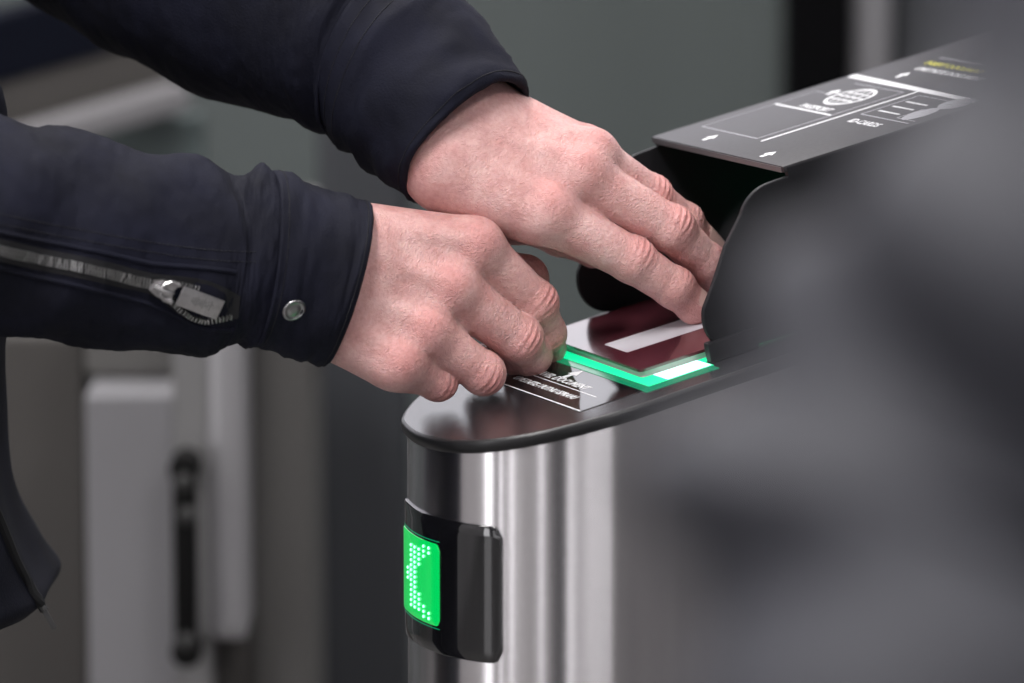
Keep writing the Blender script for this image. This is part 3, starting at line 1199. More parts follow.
# ---------------- left hand (reaching into the hood)
Lf = [
    [(P(545, 214, 34), .0138), (P(632, 260, 48), .0115), (P(674, 288, 58), .0102), (P(695, 306, 64), .0090)],
    [(P(578, 176, 44), .0138), (P(671, 229, 60), .0118), (P(705, 263, 76), .0102), (P(720, 288, 90), .0090)],
    [(P(590, 156, 53), .0124), (P(650, 196, 74), .0106), (P(684, 222, 88), .0094), (P(705, 244, 99), .0084)],
    [(P(584, 150, 72), .0108), (P(624, 184, 92), .0092), (P(654, 206, 102), .0082), (P(674, 228, 108), .0072)],
]
Lc = [P(444, 168, 36), P(456, 148, 42), P(472, 128, 50), P(488, 112, 58)]
Lt = [(P(464, 184, 52), .016), (P(512, 214, 72), .0122), (P(560, 236, 88), .0102), (P(594, 250, 98), .0086)]
Lfore = [(P(444, 156, 42), .020, P(372, 78, 72), .024), (P(472, 124, 50), .020, P(396, 46, 76), .024)]
vl = [p for f in Lf for p, _ in f] + [p for p, _ in Lt] + [q for f in Lfore for q in (f[0], f[2])]
lo = np.min(vl, 0) - 0.03
hi = np.max(vl, 0) + 0.03
lo[0] = P(375, 100, 40)[0]
V, Q, fl, L_N = make_hand(Lc, Lf, Lt, Lfore, np.array([0, -1, 0.5]), None, lo, hi, 0.00095, (0.0165, 0.015))
SKIN_V.append(V); SKIN_F.append(Q); SKIN_A.append(fl)

# ================================================================== THE MAN AT THE READER
HIP = np.array([-0.485, 0.03, 0.0])
man = thing('person', 'person in a dark navy zip jacket feeding a passport into the reader', 'person', HIP)


def lowbody(shR, shL, elR, wrR, elL, wrL, neck, head, hip, h=0.008):
    allp = np.array([shR, shL, elR, elL, wrR, wrL, head, hip])
    fd = Field(allp.min(0) - 0.2, allp.max(0) + 0.2, h)
    A = fd.new() + 1.0
    pad = 0.06
    for a, ra, b, rb in ((hip, .095, (np.array(shR) + shL) / 2 - [0, 0, .12], .085), (shR, .028, shL, .028),
                         ((np.array(shR) + shL) / 2, .05, neck, .056), (neck, .056, np.array(head) - [0, 0, .02], .06),
                         (shR, .030, elR, .032), (elR, .034, wrR, .027), (shL, .030, elL, .032), (elL, .034, wrL, .027)):
        fd.cone(A, a, ra, b, rb, 0.03, pad=pad)
    fd.cone(A, np.array(head) + [0, 0, .03], .086, np.array(head) + [0.015, 0.006, -.06], .066, 0.02, pad=pad)
    fw = unit([0.9, 0.43, 0])
    fd.cone(A, np.array(head) + fw * .083 + [0, 0, .01], .010, np.array(head) + fw * .10 + [0, 0, -.028], .014, 0.012, pad=pad)
    sd = np.array([-fw[1], fw[0], 0])
    for s in (-1, 1):
        fd.cone(A, np.array(head) + sd * .085 * s, .014, np.array(head) + sd * .085 * s + [0, 0, -.03], .010, 0.006, pad=pad)
        fd.cone(A, np.array(head) + sd * .034 * s + fw * .078 + [0, 0, .022], .010, np.array(head) + sd * .03 * s + fw * .078 + [0, 0, .022], .010, 0.01, pad=pad)
    fd.cone(A, np.array(head) + fw * .082 + sd * .02 + [0, 0, -.055], .008, np.array(head) + fw * .082 - sd * .02 + [0, 0, -.055], .008, 0.008, pad=pad)
    return surface_nets(A, fd.org, h)


R_EL, L_EL = P(-172, 212, -78), P(-5, -165, 180)
R_SH, L_SH = np.array([-0.515, -0.225, 1.335]), np.array([-0.525, 0.125, 1.36])
NECK = np.array([-0.50, -0.07, 1.47])
HEAD = np.array([-0.45, -0.045, 1.62])
V, Q = lowbody(R_SH, L_SH, R_EL, P(230, 265, -8), L_EL, P(376, 62, 80), NECK, HEAD, HIP + [0, 0, 0.92])
SKIN_V.append(V); SKIN_F.append(Q); SKIN_A.append(np.full(len(V), 0.15))

off = 0
vs, fs = [], []
for V, Q in zip(SKIN_V, SKIN_F):
    vs.append(V)
    fs.append(Q + off)
    off += len(V)
body = build('body', np.concatenate(vs), np.concatenate(fs).tolist(), 'skin', man, True, None, label='bare hands with reddened knuckles')
at = body.data.attributes.new('flush', 'FLOAT', 'POINT')
at.data.foreach_set('value', np.concatenate(SKIN_A).astype(np.float32))


# nails
def nail(c, ax, up, r, wd=0.0062, ln=0.0075):
    ax = unit(ax)
    up = unit(up - ax * (up @ ax))
    sd = np.cross(ax, up)
    v, f = [], []
    n = 8
    for i in range(n + 1):
        for j in range(n + 1):
            s, t = i / n * 2 - 1, j / n * 2 - 1
            rr = (1 - abs(s) ** 3 * 0.25)
            th = t * 0.72 * rr
            v.append(c + ax * (s * ln) + sd * math.sin(th) * (r + .0003) + up * (math.cos(th) * (r + .0004) - max(0, s) * 0.0004))
    for i in range(n):
        for j in range(n):
            a = i * (n + 1) + j
            f.append((a, a + 1, a + n + 2, a + n + 1))
    o = build('fingernail', v, f, 'nail', man, True)
    md = o.modifiers.new('thick', 'SOLIDIFY')
    md.thickness = 0.0006
    return o


for (p, ax, r, nrm), keep in zip(NAILS, [0, 0, 0, 0, 0, 1, 1, 1, 0, 0]):
    if keep:
        nail(p - ax * 0.0005, ax, nrm, r * 1.0)


# ================================================================== CLOTHES
def hash_noise(p, seed):
    return math.sin(p[0] * 12.9 + p[1] * 78.2 + seed * 3.7)


def sleeve_rings(st, nseg, seg, k_depth, folds):
    """st: list of (top pixel, bottom pixel, depth) from cuff to shoulder. returns ring list + frames"""
    cs, aa = [], []
    for (tu, tv), (bu, bv), d in st:
        t, b = P(tu, tv, d), P(bu, bv, d)
        cs.append((t + b) / 2)
        aa.append((t - b) / 2)
    return cs, aa


def loft(cs, aa, kd, n_between, seg, disp):
    C = catmull(cs, n_between)
    A = catmull(aa, n_between)
    rings = []
    n = len(C)
    for i in range(n):
        ax = unit(C[min(i + 1, n - 1)] - C[max(i - 1, 0)])
        a = A[i]
        ra = np.linalg.norm(a)
        b = np.cross(ax, a / ra)
        b = b / np.linalg.norm(b)
        s = i / (n - 1) * (len(cs) - 1)
        ring = []
        for k in range(seg):
            t = 2 * math.pi * k / seg
            nn = a / ra * math.cos(t) + b * math.sin(t)
            p = C[i] + a * math.cos(t) + b * ra * kd * math.sin(t)
            ring.append(p + unit(nn) * disp(s, t))
        rings.append(ring)
    return rings


def rings_mesh(rings, cap=False):
    k = len(rings[0])
    v = [p for r in rings for p in r]
    f = []
    for j in range(len(rings) - 1):
        for i in range(k):
            f.append((j * k + i, j * k + (i + 1) % k, (j + 1) * k + (i + 1) % k, (j + 1) * k + i))
    return v, f


def make_fold(folds, seed, rough=0.0005):
    """folds: (s0, t0, ds, dt, slope, amp): ridge centred at (s0, angle t0), tilted by slope"""
    rnd = random.Random(seed)
    ph = [(rnd.uniform(0, 6.28), rnd.uniform(1.2, 3.2), rnd.randint(1, 4), rnd.uniform(.4, 1)) for _ in range(9)]

    def fn(s, t):
        d = 0.0
        for s0, t0, ds, dt, sl, amp in folds:
            dtt = (t - t0 + math.pi) % (2 * math.pi) - math.pi
            x = (s - s0 - sl * dtt) / ds
            d += amp * math.exp(-x * x) * math.exp(-(dtt / dt) ** 2)
        for p, fs_, ft, a in ph:
            d += rough * a * math.sin(fs_ * s * 1.7 + ft * t + p)
        q = Vector((s * 1.9 + 0.9 * math.sin(t), math.cos(t) * 1.5 + seed, math.sin(t) * 1.5))
        d += rough * 3.0 * noise.noise(q) + rough * 1.6 * (abs(noise.noise(q * 2.3)) - 0.2) + rough * 1.0 * noise.noise(q * 4.5) + rough * 0.5 * noise.noise(q * 9.0)
        return d
    return fn


# right sleeve stations (top, bottom, depth), sleeve body starts under the cuff seam
R_ST = [((283, 181), (262, 345), -2), ((262, 170), (246, 349), -5), ((235, 172), (222, 348), -8), ((200, 160), (195, 355), -13),
        ((130, 147), (125, 352), -24), ((60, 127), (60, 342), -36), ((0, 115), (0, 337), -48), ((-80, 98), (-85, 336), -62),
        ((-165, 75), (-185, 335), -75)]
cs, aa = sleeve_rings(R_ST, 0, 0, 0, 0)
cs += [R_EL * 0.55 + R_SH * 0.45, R_SH, R_SH + unit(R_SH - R_EL) * 0.05]
aa += [np.array([0.045, 0.01, 0.05]), np.array([0.05, 0.01, 0.055]), np.array([0.006, 0.001, 0.006])]
cs[8] = cs[8] * 0.6 + R_EL * 0.4
foldR = make_fold([(0.9, 0.0, 0.3, 0.5, 0, .0025), (2.0, -0.8, 0.35, 0.7, .6, -.0022), (2.5, -1.0, 0.3, 0.7, .8, .0022), (3.3, -1.1, .35, .7, .8, -.002),
                   (2.6, 2.9, .4, .7, .3, .002), (1.4, 3.0, .3, .6, -.2, -.002), (4.6, -.9, .4, .7, .7, .002), (5.4, -.7, .4, .7, .6, -.002), (3.9, -.7, .4, .6, .5, .002)], 3)
ringsR = loft(cs, aa, 0.86, 22, 140, foldR)
v, f = rings_mesh(ringsR)
slR = build('sleeve', v, f, 'jacket_cloth', man, True, None, label='dark navy sleeve with a zip')
md = slR.modifiers.new('cloth', 'SOLIDIFY')
md.thickness = 0.0015
md.offset = -1


def make_cuff(st, kd, fold, parent, nb=8, lining=True):
    cs, aa = sleeve_rings(st, 0, 0, 0, 0)
    outer = loft(cs, aa, kd, nb, 96, fold)
    n = len(outer)
    # rounded hem at the hand end (first ring), inside wall going back
    c0 = [np.mean(r, 0) for r in outer]
    rings = []
    for i in range(min(n, 22) - 1, -1, -1):
        rings.append([c0[i] + (p - c0[i]) * (1 - 0.0042 / np.linalg.norm(p - c0[i])) for p in outer[i]])
    d = unit(c0[0] - c0[3])
    rings.append([c0[0] + (p - c0[0]) * (1 - 0.0028 / np.linalg.norm(p - c0[0])) + d * 0.0012 for p in outer[0]])
    rings.append([c0[0] + (p - c0[0]) * (1 - 0.0010 / np.linalg.norm(p - c0[0])) + d * 0.0010 for p in outer[0]])
    rings += outer
    # turned-in back edge of the cuff
    d = unit(c0[-1] - c0[-3])
    rings.append([c0[-1] + (p - c0[-1]) * (1 - 0.0012 / np.linalg.norm(p - c0[-1])) + d * 0.0008 for p in outer[-1]])
    rings.append([c0[-1] + (p - c0[-1]) * (1 - 0.0050 / np.linalg.norm(p - c0[-1])) + d * 0.0004 for p in outer[-1]])
    v, f = rings_mesh(rings)
    o = build('cuff', v, f, 'jacket_cloth', parent, True, None)
    return o, outer


def stitches(outer, rows, parent, every=2, t0=0.0, t1=6.283, lift=0.0003):
    """short raised threads along rings (rows are ring positions as floats)"""
    mb = MB()
    n = len(outer)
    k = len(outer[0])
    for row in rows:
        i = min(int(row), n - 2)
        fr = row - i
        c = np.mean(outer[i], 0)
        ring = [outer[i][q] * (1 - fr) + outer[i + 1][q] * fr for q in range(k)]
        for q in range(0, k):
            a, b = ring[q], ring[(q + 1) % k]
            for s0, s1 in ((0.05, 0.40), (0.55, 0.90)):
                p0, p1 = a + (b - a) * s0, a + (b - a) * s1
                nn = unit(p0 - c)
                mb.tube([p0 + nn * lift * .2, (p0 + p1) / 2 + nn * lift, p1 + nn * lift * .2], 0.00028, 4)
    return mb.done('stitching', 'stitch_thread', parent, kind='stuff')


RC_ST = [((367, 204), (323, 364), 8), ((350, 199), (309, 360), 6), ((320, 190), (290, 353), 2), ((296, 180), (270, 349), -1), ((271, 171), (253, 347), -4)]
foldC = make_fold([(1.7, 0.3, 0.5, 0.5, .9, .0013), (2.4, -.4, .4, .6, 1.0, -.0012), (2.2, 2.8, .5, .6, -.6, .0015), (3.2, .1, .4, .5, 0, .0015)], 9, 0.0005)
cuffR, outR = make_cuff(RC_ST, 0.90, lambda s, t: foldC(s, t) + 0.0012, slR)
stitches(outR, [2.2, 29.0], cuffR) if False else stitches(outR, [2.2, 29.0], slR)

# left sleeve
L_ST = [((425, -30), (338, 138), 72), ((412, -45), (327, 128), 78), ((380, -65), (300, 122), 88), ((343, -88), (262, 113), 100), ((282, -120), (195, 90), 118),
        ((218, -158), (126, 58), 138), ((160, -195), (68, 24), 156), ((110, -230), (10, -12), 170), ((50, -280), (-60, -50), 183)]
cs, aa = sleeve_rings(L_ST, 0, 0, 0, 0)
cs += [L_EL * 0.5 + L_SH * 0.5, L_SH, L_SH + unit(L_SH - L_EL) * 0.05]
aa += [np.array([0.0, -0.02, 0.06]), np.array([0.01, -0.02, 0.06]), np.array([0.001, -0.002, 0.006])]
foldL = make_fold([(1.2, 2.6, .5, .9, .4, .004), (2.2, 2.2, .5, .9, .6, -.0035), (3.0, 2.0, .6, .9, .8, .004), (4.2, 1.9, .5, .9, .6, -.003), (5.2, 2.2, .6, .9, .5, .004),
                   (1.3, 1.4, .4, .7, .6, .003)], 5)
ringsL = loft(cs, aa, 0.88, 22, 140, foldL)
v, f = rings_mesh(ringsL)
slL = build('sleeve', v, f, 'jacket_cloth', man, True, None, label='dark navy sleeve reaching over the other')
md = slL.modifiers.new('cloth', 'SOLIDIFY')
md.thickness = 0.0015
md.offset = -1
LC_ST = [((522, 82), (407, 196), 43), ((508, 60), (388, 181), 49), ((480, 20), (366, 164), 59), ((455, -8), (350, 152), 67), ((418, -40), (330, 134), 76)]
foldC2 = make_fold([(1.4, 2.0, .5, .8, .5, .0015), (2.6, 1.6, .5, .8, -.3, .0015)], 12, 0.0006)
cuffL, outL = make_cuff(LC_ST, 0.90, lambda s, t: foldC2(s, t) + 0.0012, slL)
stitches(outL, [2.2, 26.0, 29.0], slL)

# ---------------- sleeve zip, found on the sleeve surface
allr = ringsR[:180]
v, f = rings_mesh(allr)
bvh = BVHTree.FromPolygons([Vector(p) for p in v], f)
v2, f2 = rings_mesh(outR)
bvhC = BVHTree.FromPolygons([Vector(p) for p in v2], f2)


def hit(u, vv, tree=bvh):
    loc, nor, _, _ = tree.ray_cast(Vector(CAM), Vector(unit(ray(u, vv))))
    if loc is None:
        return None
    n = np.array(nor)
    if n @ ray(u, vv) > 0:
        n = -n
    return np.array(loc), n


def px_path(pts, step=2.0):
    c = catmull([np.array(p, float) for p in pts], 10)
    out = [c[0]]
    acc = 0
    for a, b in zip(c[:-1], c[1:]):
        L = np.linalg.norm(b - a)
        while acc + L >= step:
            r = (step - acc) / L
            a = a + (b - a) * r
            out.append(a)
            L = np.linalg.norm(b - a)
            acc = 0
        acc += L
    return out


def ribbon(paths, name, m, parent, lift0, lift1):
    mb = MB()
    A, B = paths
    n = min(len(A), len(B))
    v = []
    for a, b in zip(A[:n], B[:n]):
        ha, hb = hit(*a), hit(*b)
        if ha is None or hb is None:
            continue
        v += [ha[0] + ha[1] * lift0, (ha[0] + ha[1] * lift1), (hb[0] + hb[1] * lift1), hb[0] + hb[1] * lift0]
    k = len(v) // 4
    f = []
    for i in range(k - 1):
        for j in range(3):
            f.append((4 * i + j, 4 * i + j + 1, 4 * i + 4 + j + 1, 4 * i + 4 + j))
    mb.add(v, f)
    return mb.done(name, m, parent, smooth=True)


def resample(pts, n):
    c = catmull([np.array(p, float) for p in pts], 12)
    d = np.concatenate([[0], np.cumsum([np.linalg.norm(b - a) for a, b in zip(c[:-1], c[1:])])])
    C = np.array(c)
    t = np.linspace(0, d[-1], n)
    return np.stack([np.interp(t, d, C[:, 0]), np.interp(t, d, C[:, 1])], 1)


zc_path = [(-30, 244), (0, 250), (40, 259), (80, 267), (120, 276), (152, 284)]
ribbon((resample([(p[0], p[1] - 11) for p in zc_path] + [(205, 280), (240, 296)], 90), resample([(p[0], p[1] + 11) for p in zc_path] + [(195, 322), (238, 318)], 90)),
       'zipper_tape', 'zipper_tape', slR, 0.0001, 0.0006)
teeth = MB()


def tooth_row(path, side, step=3.1):
    pts = px_path(path, step)
    for i in range(1, len(pts) - 1):
        a = hit(*pts[i])
        b = hit(*(pts[i] + (pts[i + 1] - pts[i - 1]) * 0.3))
        if a is None or b is None:
            continue
        d = unit(b[0] - a[0])
        s = np.cross(a[1], d)
        teeth.box(a[0] + a[1] * 0.0012, d * 0.00042, s * 0.0013, a[1] * 0.0009, 0.0002)


tooth_row([(p[0], p[1] - 2.4) for p in zc_path], 1)
tooth_row([(p[0], p[1] + 2.4) for p in zc_path], -1)
tooth_row([(158, 281), (175, 283), (190, 286), (203, 289)], 1, 3.4)
tooth_row([(160, 292), (172, 303), (187, 314), (203, 320), (220, 318), (235, 315)], -1, 3.4)
teeth.done('zipper_teeth', 'zipper_metal', slR, kind='stuff')
# welts either side of the zip
for dv in (-17, 17):
    pth = px_path([(p[0], p[1] + dv * (1.0 + 0.25 * i / 6)) for i, p in enumerate(zc_path + [(200, 297 + (8 if dv > 0 else -8)), (236, 302 + (6 if dv > 0 else -8))])], 5)
    pts = []
    for q in pth:
        h_ = hit(*q)
        if h_ is not None:
            pts.append(h_[0] + h_[1] * 0.0002)
    MB().tube(pts, 0.0013, 8).done('zip_welt', 'jacket_cloth', slR, smooth=True)
# double stitch line above the zip
mbs = MB()
for dv in (-40, -30):
    pth = px_path([(-20, 250 + dv), (60, 266 + dv), (150, 282 + dv), (210, 290 + dv), (258, 292 + dv)], 4.2)
    for a, b in zip(pth[:-1], pth[1:]):
        ha, hb = hit(*a), hit(*(a + (b - a) * 0.6))
        if ha is None or hb is None:
            continue
        mbs.tube([ha[0] + ha[1] * 0.0001, (ha[0] + hb[0]) / 2 + ha[1] * 0.0004, hb[0] + hb[1] * 0.0001], 0.00028, 4)
mbs.done('stitching', 'stitch_thread', slR, kind='stuff')

# slider and pull tab
a, n_ = hit(163, 288)
b, _ = hit(185, 296)
dx = unit((b - a) - n_ * ((b - a) @ n_))
sy = np.cross(n_, dx)


def zp(x, y, z):
    return a + (dx * x + sy * y + n_ * z) / 1000


sl = MB()
pol = [(-7.5, -2.6), (-7.5, 2.6), (-3, 4.4), (3.5, 5.2), (6, 4.4), (5, 1.5), (5, -1.5), (6, -4.4), (3.5, -5.2), (-3, -4.4)]
sl.prism(pol, 1.2, 3.0, zp)
sl.prism([(q[0] * .9, q[1] * .85) for q in pol], 3.0, 3.5, zp)
sl.tube([zp(-5, 0, 3.3), zp(-4.2, 0, 5.2), zp(-1, 0, 6.2), zp(2.5, 0, 5.8), zp(4, 0, 3.4)], 0.0013, 10)
zs = sl.done('zipper_slider', 'pull_metal', slR, smooth=True, label='silver zip slider')
tb = MB()
a2 = zp(1.0, 0.6, 5.4)
p_end, n2 = hit(216, 306)
p_end = p_end + n2 * 0.0036
tdx = unit(p_end - a2)
tdy = unit(np.cross(n_, tdx))
tdn = np.cross(tdx, tdy)
tl = np.linalg.norm(p_end - a2) / 2
tb.box((a2 + p_end) / 2 + tdx * 0.004, tdx * (tl - 0.002), tdy * 0.0052, tdn * 0.0008, 0.0007)
tb.tube([a2 - tdx * 0.0005 + tdy * 0.0048, a2 - tdx * 0.003 + tdy * 0.003, a2 - tdx * 0.004, a2 - tdx * 0.003 - tdy * 0.003, a2 - tdx * .0005 - tdy * 0.0048, a2 + tdx * .004 - tdy * 0.0046], 0.0011, 8)
tb.tube([a2 - tdx * 0.0005 + tdy * 0.0048, a2 + tdx * .004 + tdy * 0.0046], 0.0011, 8)
pt = tb.done('pull_tab', 'pull_metal', slR, smooth=True, label='silver zip pull tab')
# worn embossed marks on the tab
em = MB()
for i in range(9):
    x = -0.3 + i * 0.092
    em.box((a2 + p_end) / 2 + tdx * (0.004 + tl * (x - 0.05)) + tdn * 0.0009 + tdy * 0.0004, tdx * 0.00035, tdy * (0.0013 + 0.0006 * ((i * 7) % 3)), tdn * 0.0002)
    em.box((a2 + p_end) / 2 + tdx * (0.0043 + tl * (x - 0.03)) + tdn * 0.0009 + tdy * (0.0004 + 0.0009 * (i % 3 - 1)), tdx * 0.0006, tdy * 0.00025, tdn * 0.0002)
em.done('tab_marks', 'zipper_metal', slR)

# snap button on the cuff
hc = hit(294, 310, bvhC)
MB().lathe(hc[0] - hc[1] * 0.0003, hc[1], [(0.0061, 0), (0.0062, 0.0007), (0.0058, 0.0012), (0.0050, 0.0013), (0.0046, 0.0008), (0.0034, 0.0007), (0.0026, 0.0011), (0.0018, 0.0013), (0.0004, 0.0012)], 36).done(
    'snap_button', 'snap_metal', slR, smooth=True, auto=50, label='round metal snap button')

# ---------------- jacket trunk with open front corner hanging below the sleeve
fw = unit([0.9, 0.43, 0])
sdv = np.array([fw[1], -fw[0], 0])
TR = [  # z, centre x, centre y, half depth, half width
    (0.864, -0.516, 0.045, 0.166, 0.165), (0.872, -0.515, 0.045, 0.174, 0.167), (0.89, -0.518, 0.045, 0.168, 0.166), (0.95, -0.523, 0.04, 0.154, 0.165), (1.05, -0.512, 0.03, 0.152, 0.167), (1.14, -0.520, 0.01, 0.150, 0.175),
    (1.20, -0.552, -0.03, 0.138, 0.195), (1.30, -0.575, -0.055, 0.125, 0.215), (1.37, -0.57, -0.06, 0.110, 0.19), (1.42, -0.548, -0.065, 0.085, 0.12), (1.46, -0.535, -0.07, 0.075, 0.08), (1.49, -0.530, -0.07, 0.075, 0.08)]
TRc = catmull([np.array(t) for t in TR], 8)
rn = random.Random(8)
rings = []
for q in TRc:
    ring = []
    for k in range(120):
        t = 2 * math.pi * k / 120
        fold = 0.004 * math.sin(5 * t + q[0] * 9) + 0.003 * math.sin(9 * t - q[0] * 21 + 1) + 0.0025 * math.sin(q[0] * 60 + 3 * t)
        rr = 1 + fold / 0.18
        e = abs(math.cos(t)) ** 0.9 * math.copysign(1, math.cos(t))
        p = np.array([q[1] + 0.040, q[2], q[0]]) + fw * q[3] * rr * e + sdv * q[4] * rr * math.sin(t)
        ring.append(p)
    rings.append(ring)
inner = [[np.mean(r, 0) + (p - np.mean(r, 0)) * 0.965 for p in r] for r in (rings[20], rings[8], rings[0])]
rings = inner + rings
v, f = rings_mesh(rings)
trunk = build('jacket_trunk', v, f, 'jacket_cloth', man, True, None, label='dark navy jacket front hanging open at the hem')
tree = BVHTree.FromPolygons([Vector(p) for p in v], f)
fz = MB()
pth = px_path([(-24, 470), (0, 525), (14, 560), (30, 590), (44, 612)], 4.0)
pts = []
for q in pth:
    h_ = hit(q[0], q[1], tree)
    if h_ is not None:
        pts.append(h_[0] + h_[1] * 0.001)
        fz.box(pts[-1] + h_[1] * 0.0006, np.array([0.0012, 0, -0.0003]), np.array([0, 0.0006, 0]), np.array([0.0003, 0, 0.0007]), 0.0002)
if len(pts) > 2:
    fz.done('front_zip_teeth', 'zipper_metal', trunk, kind='stuff')
    MB().tube(pts, 0.0028, 8).done('front_zip_tape', 'zipper_tape', trunk, smooth=True)
    e = pts[-1]
    dd = unit(P(61, 637, 0) - P(48, 614, 0))
    tp = MB()
    tp.tube([e, e + dd * 0.004], 0.0024, 10)
    tp.box(e + dd * 0.009, dd * 0.006, unit(np.cross(dd, [0, 1, 0])) * 0.0014, np.array([0, 0.0006, 0]), 0.0004)
    tp.done('front_zip_pull', 'bolt_grey', trunk, smooth=True)

# ---------------- trousers, shoes, hair (outside the picture, but he stands on the floor)
for s in (-1, 1):
    hp = HIP + sdv * 0.062 * s - fw * 0.02 + np.array([0, 0, 0.90])
    kn = HIP + sdv * 0.10 * s + fw * (0.03 + 0.06 * s) + np.array([0, 0, 0.48])
    an = HIP + sdv * 0.11 * s + fw * (-0.02 + 0.10 * s) + np.array([0, 0, 0.03])
    path = catmull([hp + [0, 0, .06], hp, kn, an], 8)
    MB().tube(path, [0.066 + 0.004 * i / (len(path) - 1) for i in range(len(path))], 24).done('trouser_leg', 'trouser_cloth', man, smooth=True)
    sh = []
    for i, (x, hw, ht) in enumerate([(-0.09, .02, .05), (-0.08, .034, .075), (-0.03, .04, .085), (0.04, .045, .07), (0.10, .05, .05), (0.15, .045, .04), (0.185, .02, .02)]):
        c = an + fw * x
        sh.append([np.array([c[0], c[1], 0]) + sdv * hw * math.cos(t_) + np.array([0, 0, ht / 2 * (1 + math.sin(t_))]) for t_ in np.linspace(0, 2 * math.pi, 20, endpoint=False)])
    ringed('shoe', sh, 'shoe_leather', man)
hv, hf = [], []
MBh = MB()
n1, n2 = 16, 28
for i in range(n1 + 1):
    for j in range(n2):
        a_, b_ = math.pi * 0.56 * i / n1, 2 * math.pi * j / n2
        frontcut = 0.78 if math.cos(b_) > 0.3 else 1.0
        a_ *= frontcut
        d_ = fw * math.cos(b_) * math.sin(a_) + sdv * math.sin(b_) * math.sin(a_) + np.array([0, 0, math.cos(a_)])
        hv.append(HEAD + np.array([0, 0, 0.028]) + d_ * 0.096)
for i in range(n1):
    for j in range(n2):
        hf.append((i * n2 + j, i * n2 + (j + 1) % n2, (i + 1) * n2 + (j + 1) % n2, (i + 1) * n2 + j))
build('hair', hv, hf, 'hair', man, True)

# ================================================================== FOREGROUND PASSER-BY IN A GREY COAT
FD = 0.90
FB = np.array([0.12, -1.20, 0.0])
fg = thing('person', 'person in a grey coat standing close by, upper arm beside the reader', 'person', FB)


def Pf(u, vv, dist):
    return CAM + ray(u, vv) * dist


f_sh = Pf(1790, -620, FD + 0.06)
up_a = Pf(1500, -190, FD + 0.03)
f_m1 = Pf(1155, 250, FD)
f_el = Pf(1000, 560, FD)
f_el2 = Pf(950, 900, FD - 0.01)
f_fo = f_el2 + np.array([0.02, 0.11, -0.06])
f_wr = f_el2 + np.array([0.09, 0.23, -0.10])
cs = [f_sh, up_a, f_m1, f_el, f_el2, f_fo, f_wr]
wd = [0.075, 0.066, 0.062, 0.060, 0.056, 0.048, 0.040]
C = catmull(cs, 16)
Wd = np.interp(np.linspace(0, len(cs) - 1, len(C)), range(len(cs)), wd)
rings = []
for i, c in enumerate(C):
    ax = unit(C[min(i + 1, len(C) - 1)] - C[max(i - 1, 0)])
    e1 = unit(np.cross(ax, [0, 1, 0.01]))
    e2 = np.cross(ax, e1)
    s = i / 16
    ring = []
    for k in range(72):
        t = 2 * math.pi * k / 72
        d = 0.0075 * math.sin(4.6 * s + 2.0 * t + 0.5) + 0.0055 * math.sin(9.0 * s - 1 * t + 2.2) + 0.0035 * math.sin(14 * s + 3 * t)
        ring.append(c + (e1 * math.cos(t) + e2 * math.sin(t)) * (Wd[i] + d))
    rings.append(ring)
v, f = rings_mesh(rings)
f += [tuple(range(72)), tuple(range((len(rings) - 1) * 72, len(rings) * 72))]
build('coat_sleeve', v, f, 'grey_coat', fg, True)
# coat trunk
fx, fy = FB[0], FB[1]
ffw, fsd = np.array([1.0, 0.0, 0]), np.array([0.0, -1.0, 0])
rings = []
for q in catmull([np.array(t) for t in [(0.62, .0, .135, .195), (0.8, .0, .13, .19), (1.0, .0, .125, .185), (1.2, 0, .125, .185), (1.36, 0, .115, .18), (1.46, -.01, .09, .15), (1.52, -.02, .065, .07), (1.56, -.02, .065, .065)]], 6):
    ring = []
    for k in range(72):
        t = 2 * math.pi * k / 72
        rr = 1 + 0.02 * math.sin(5 * t + q[0] * 8) + 0.012 * math.sin(9 * t - q[0] * 15)
        ring.append(np.array([fx + 0.10, fy + q[1], q[0]]) + ffw * q[2] * rr * math.cos(t) + fsd * q[3] * rr * math.sin(t))
    rings.append(ring)
v, f = rings_mesh(rings)
f += [tuple(range(72)), tuple(range((len(rings) - 1) * 72, len(rings) * 72))]
build('coat_trunk', v, f, 'grey_coat', fg, True)
hd = FB + np.array([0.10, 0.0, 1.70])
fsr = np.array([fx + 0.10, fy + 0.17, 1.44])
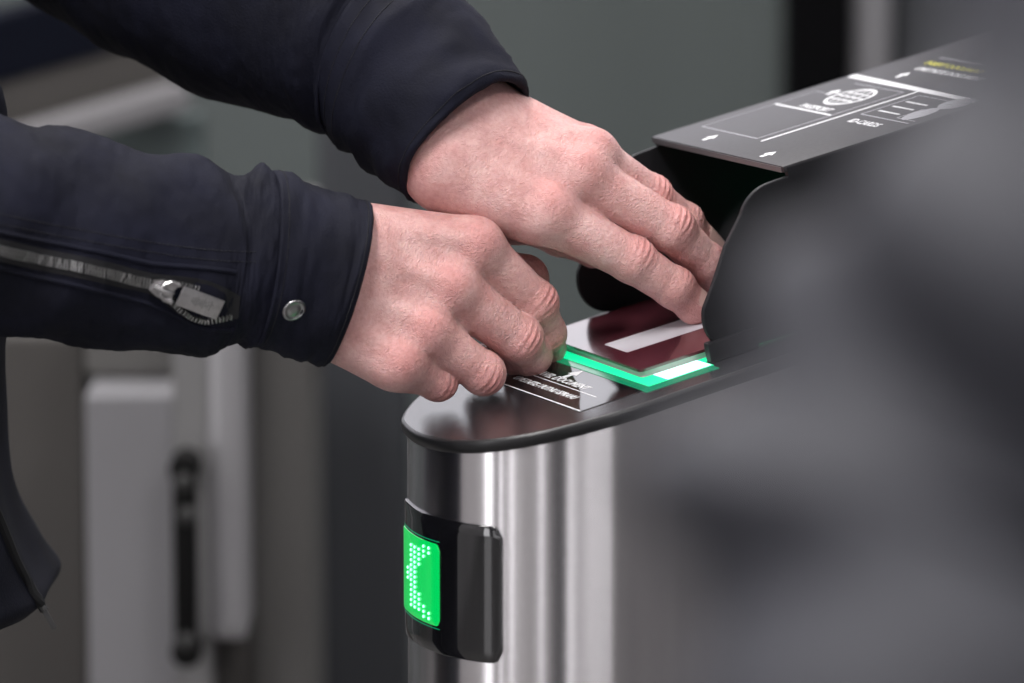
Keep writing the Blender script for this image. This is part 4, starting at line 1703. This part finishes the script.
V, Q = lowbody(fsr, f_sh + [0.03, 0, -0.02], fsr + [0.05, 0, -0.3], fsr + [0.05, 0.12, -0.5], f_el2, f_wr + [0.06, .10, -0.02], hd - [0, .01, .15], hd, FB + [0.10, 0, 0.95])
fb = build('body', V, Q.tolist(), 'skin', fg, True)
at = fb.data.attributes.new('flush', 'FLOAT', 'POINT')
at.data.foreach_set('value', np.full(len(V), 0.15, np.float32))
rings = []
for q in catmull([fsr + [0, 0, .03], fsr + [.04, 0, -.15], fsr + [.05, 0, -.3], fsr + [.05, .07, -.41], fsr + [.05, .12, -.5]], 8):
    rings.append([q + np.array([0.058 * math.cos(t), 0.058 * math.sin(t), 0]) for t in np.linspace(0, 2 * math.pi, 32, endpoint=False)])
v, f = rings_mesh(rings)
f += [tuple(range(32)), tuple(range((len(rings) - 1) * 32, len(rings) * 32))]
build('coat_sleeve', v, f, 'grey_coat', fg, True)
for s in (-1, 1):
    c = FB + np.array([0.10, 0.09 * s, 0])
    MB().tube(catmull([c + [0, 0, .75], c + [0, .02, .48], c + [0, 0, .03]], 8), [0.10 - 0.03 * i / 16 for i in range(17)], 24).done('trouser_leg', 'trouser_cloth', fg, smooth=True)
    sh = []
    for x, hw, ht in [(-0.09, .02, .05), (-0.08, .034, .075), (-0.03, .04, .085), (0.04, .045, .07), (0.10, .05, .05), (0.15, .045, .04), (0.185, .02, .02)]:
        q = c + ffw * x
        sh.append([np.array([q[0], q[1], 0]) + fsd * hw * math.cos(t_) + np.array([0, 0, ht / 2 * (1 + math.sin(t_))]) for t_ in np.linspace(0, 2 * math.pi, 20, endpoint=False)])
    ringed('shoe', sh, 'shoe_leather', fg)
hv = []
for i in range(n1 + 1):
    for j in range(n2):
        a_, b_ = math.pi * 0.56 * i / n1, 2 * math.pi * j / n2
        a_ *= 0.78 if math.cos(b_) > 0.3 else 1.0
        hv.append(hd + np.array([0, 0, 0.028]) + (ffw * math.cos(b_) * math.sin(a_) + fsd * math.sin(b_) * math.sin(a_) + np.array([0, 0, math.cos(a_)])) * 0.096)
build('hair', hv, hf, 'hair', fg, True)
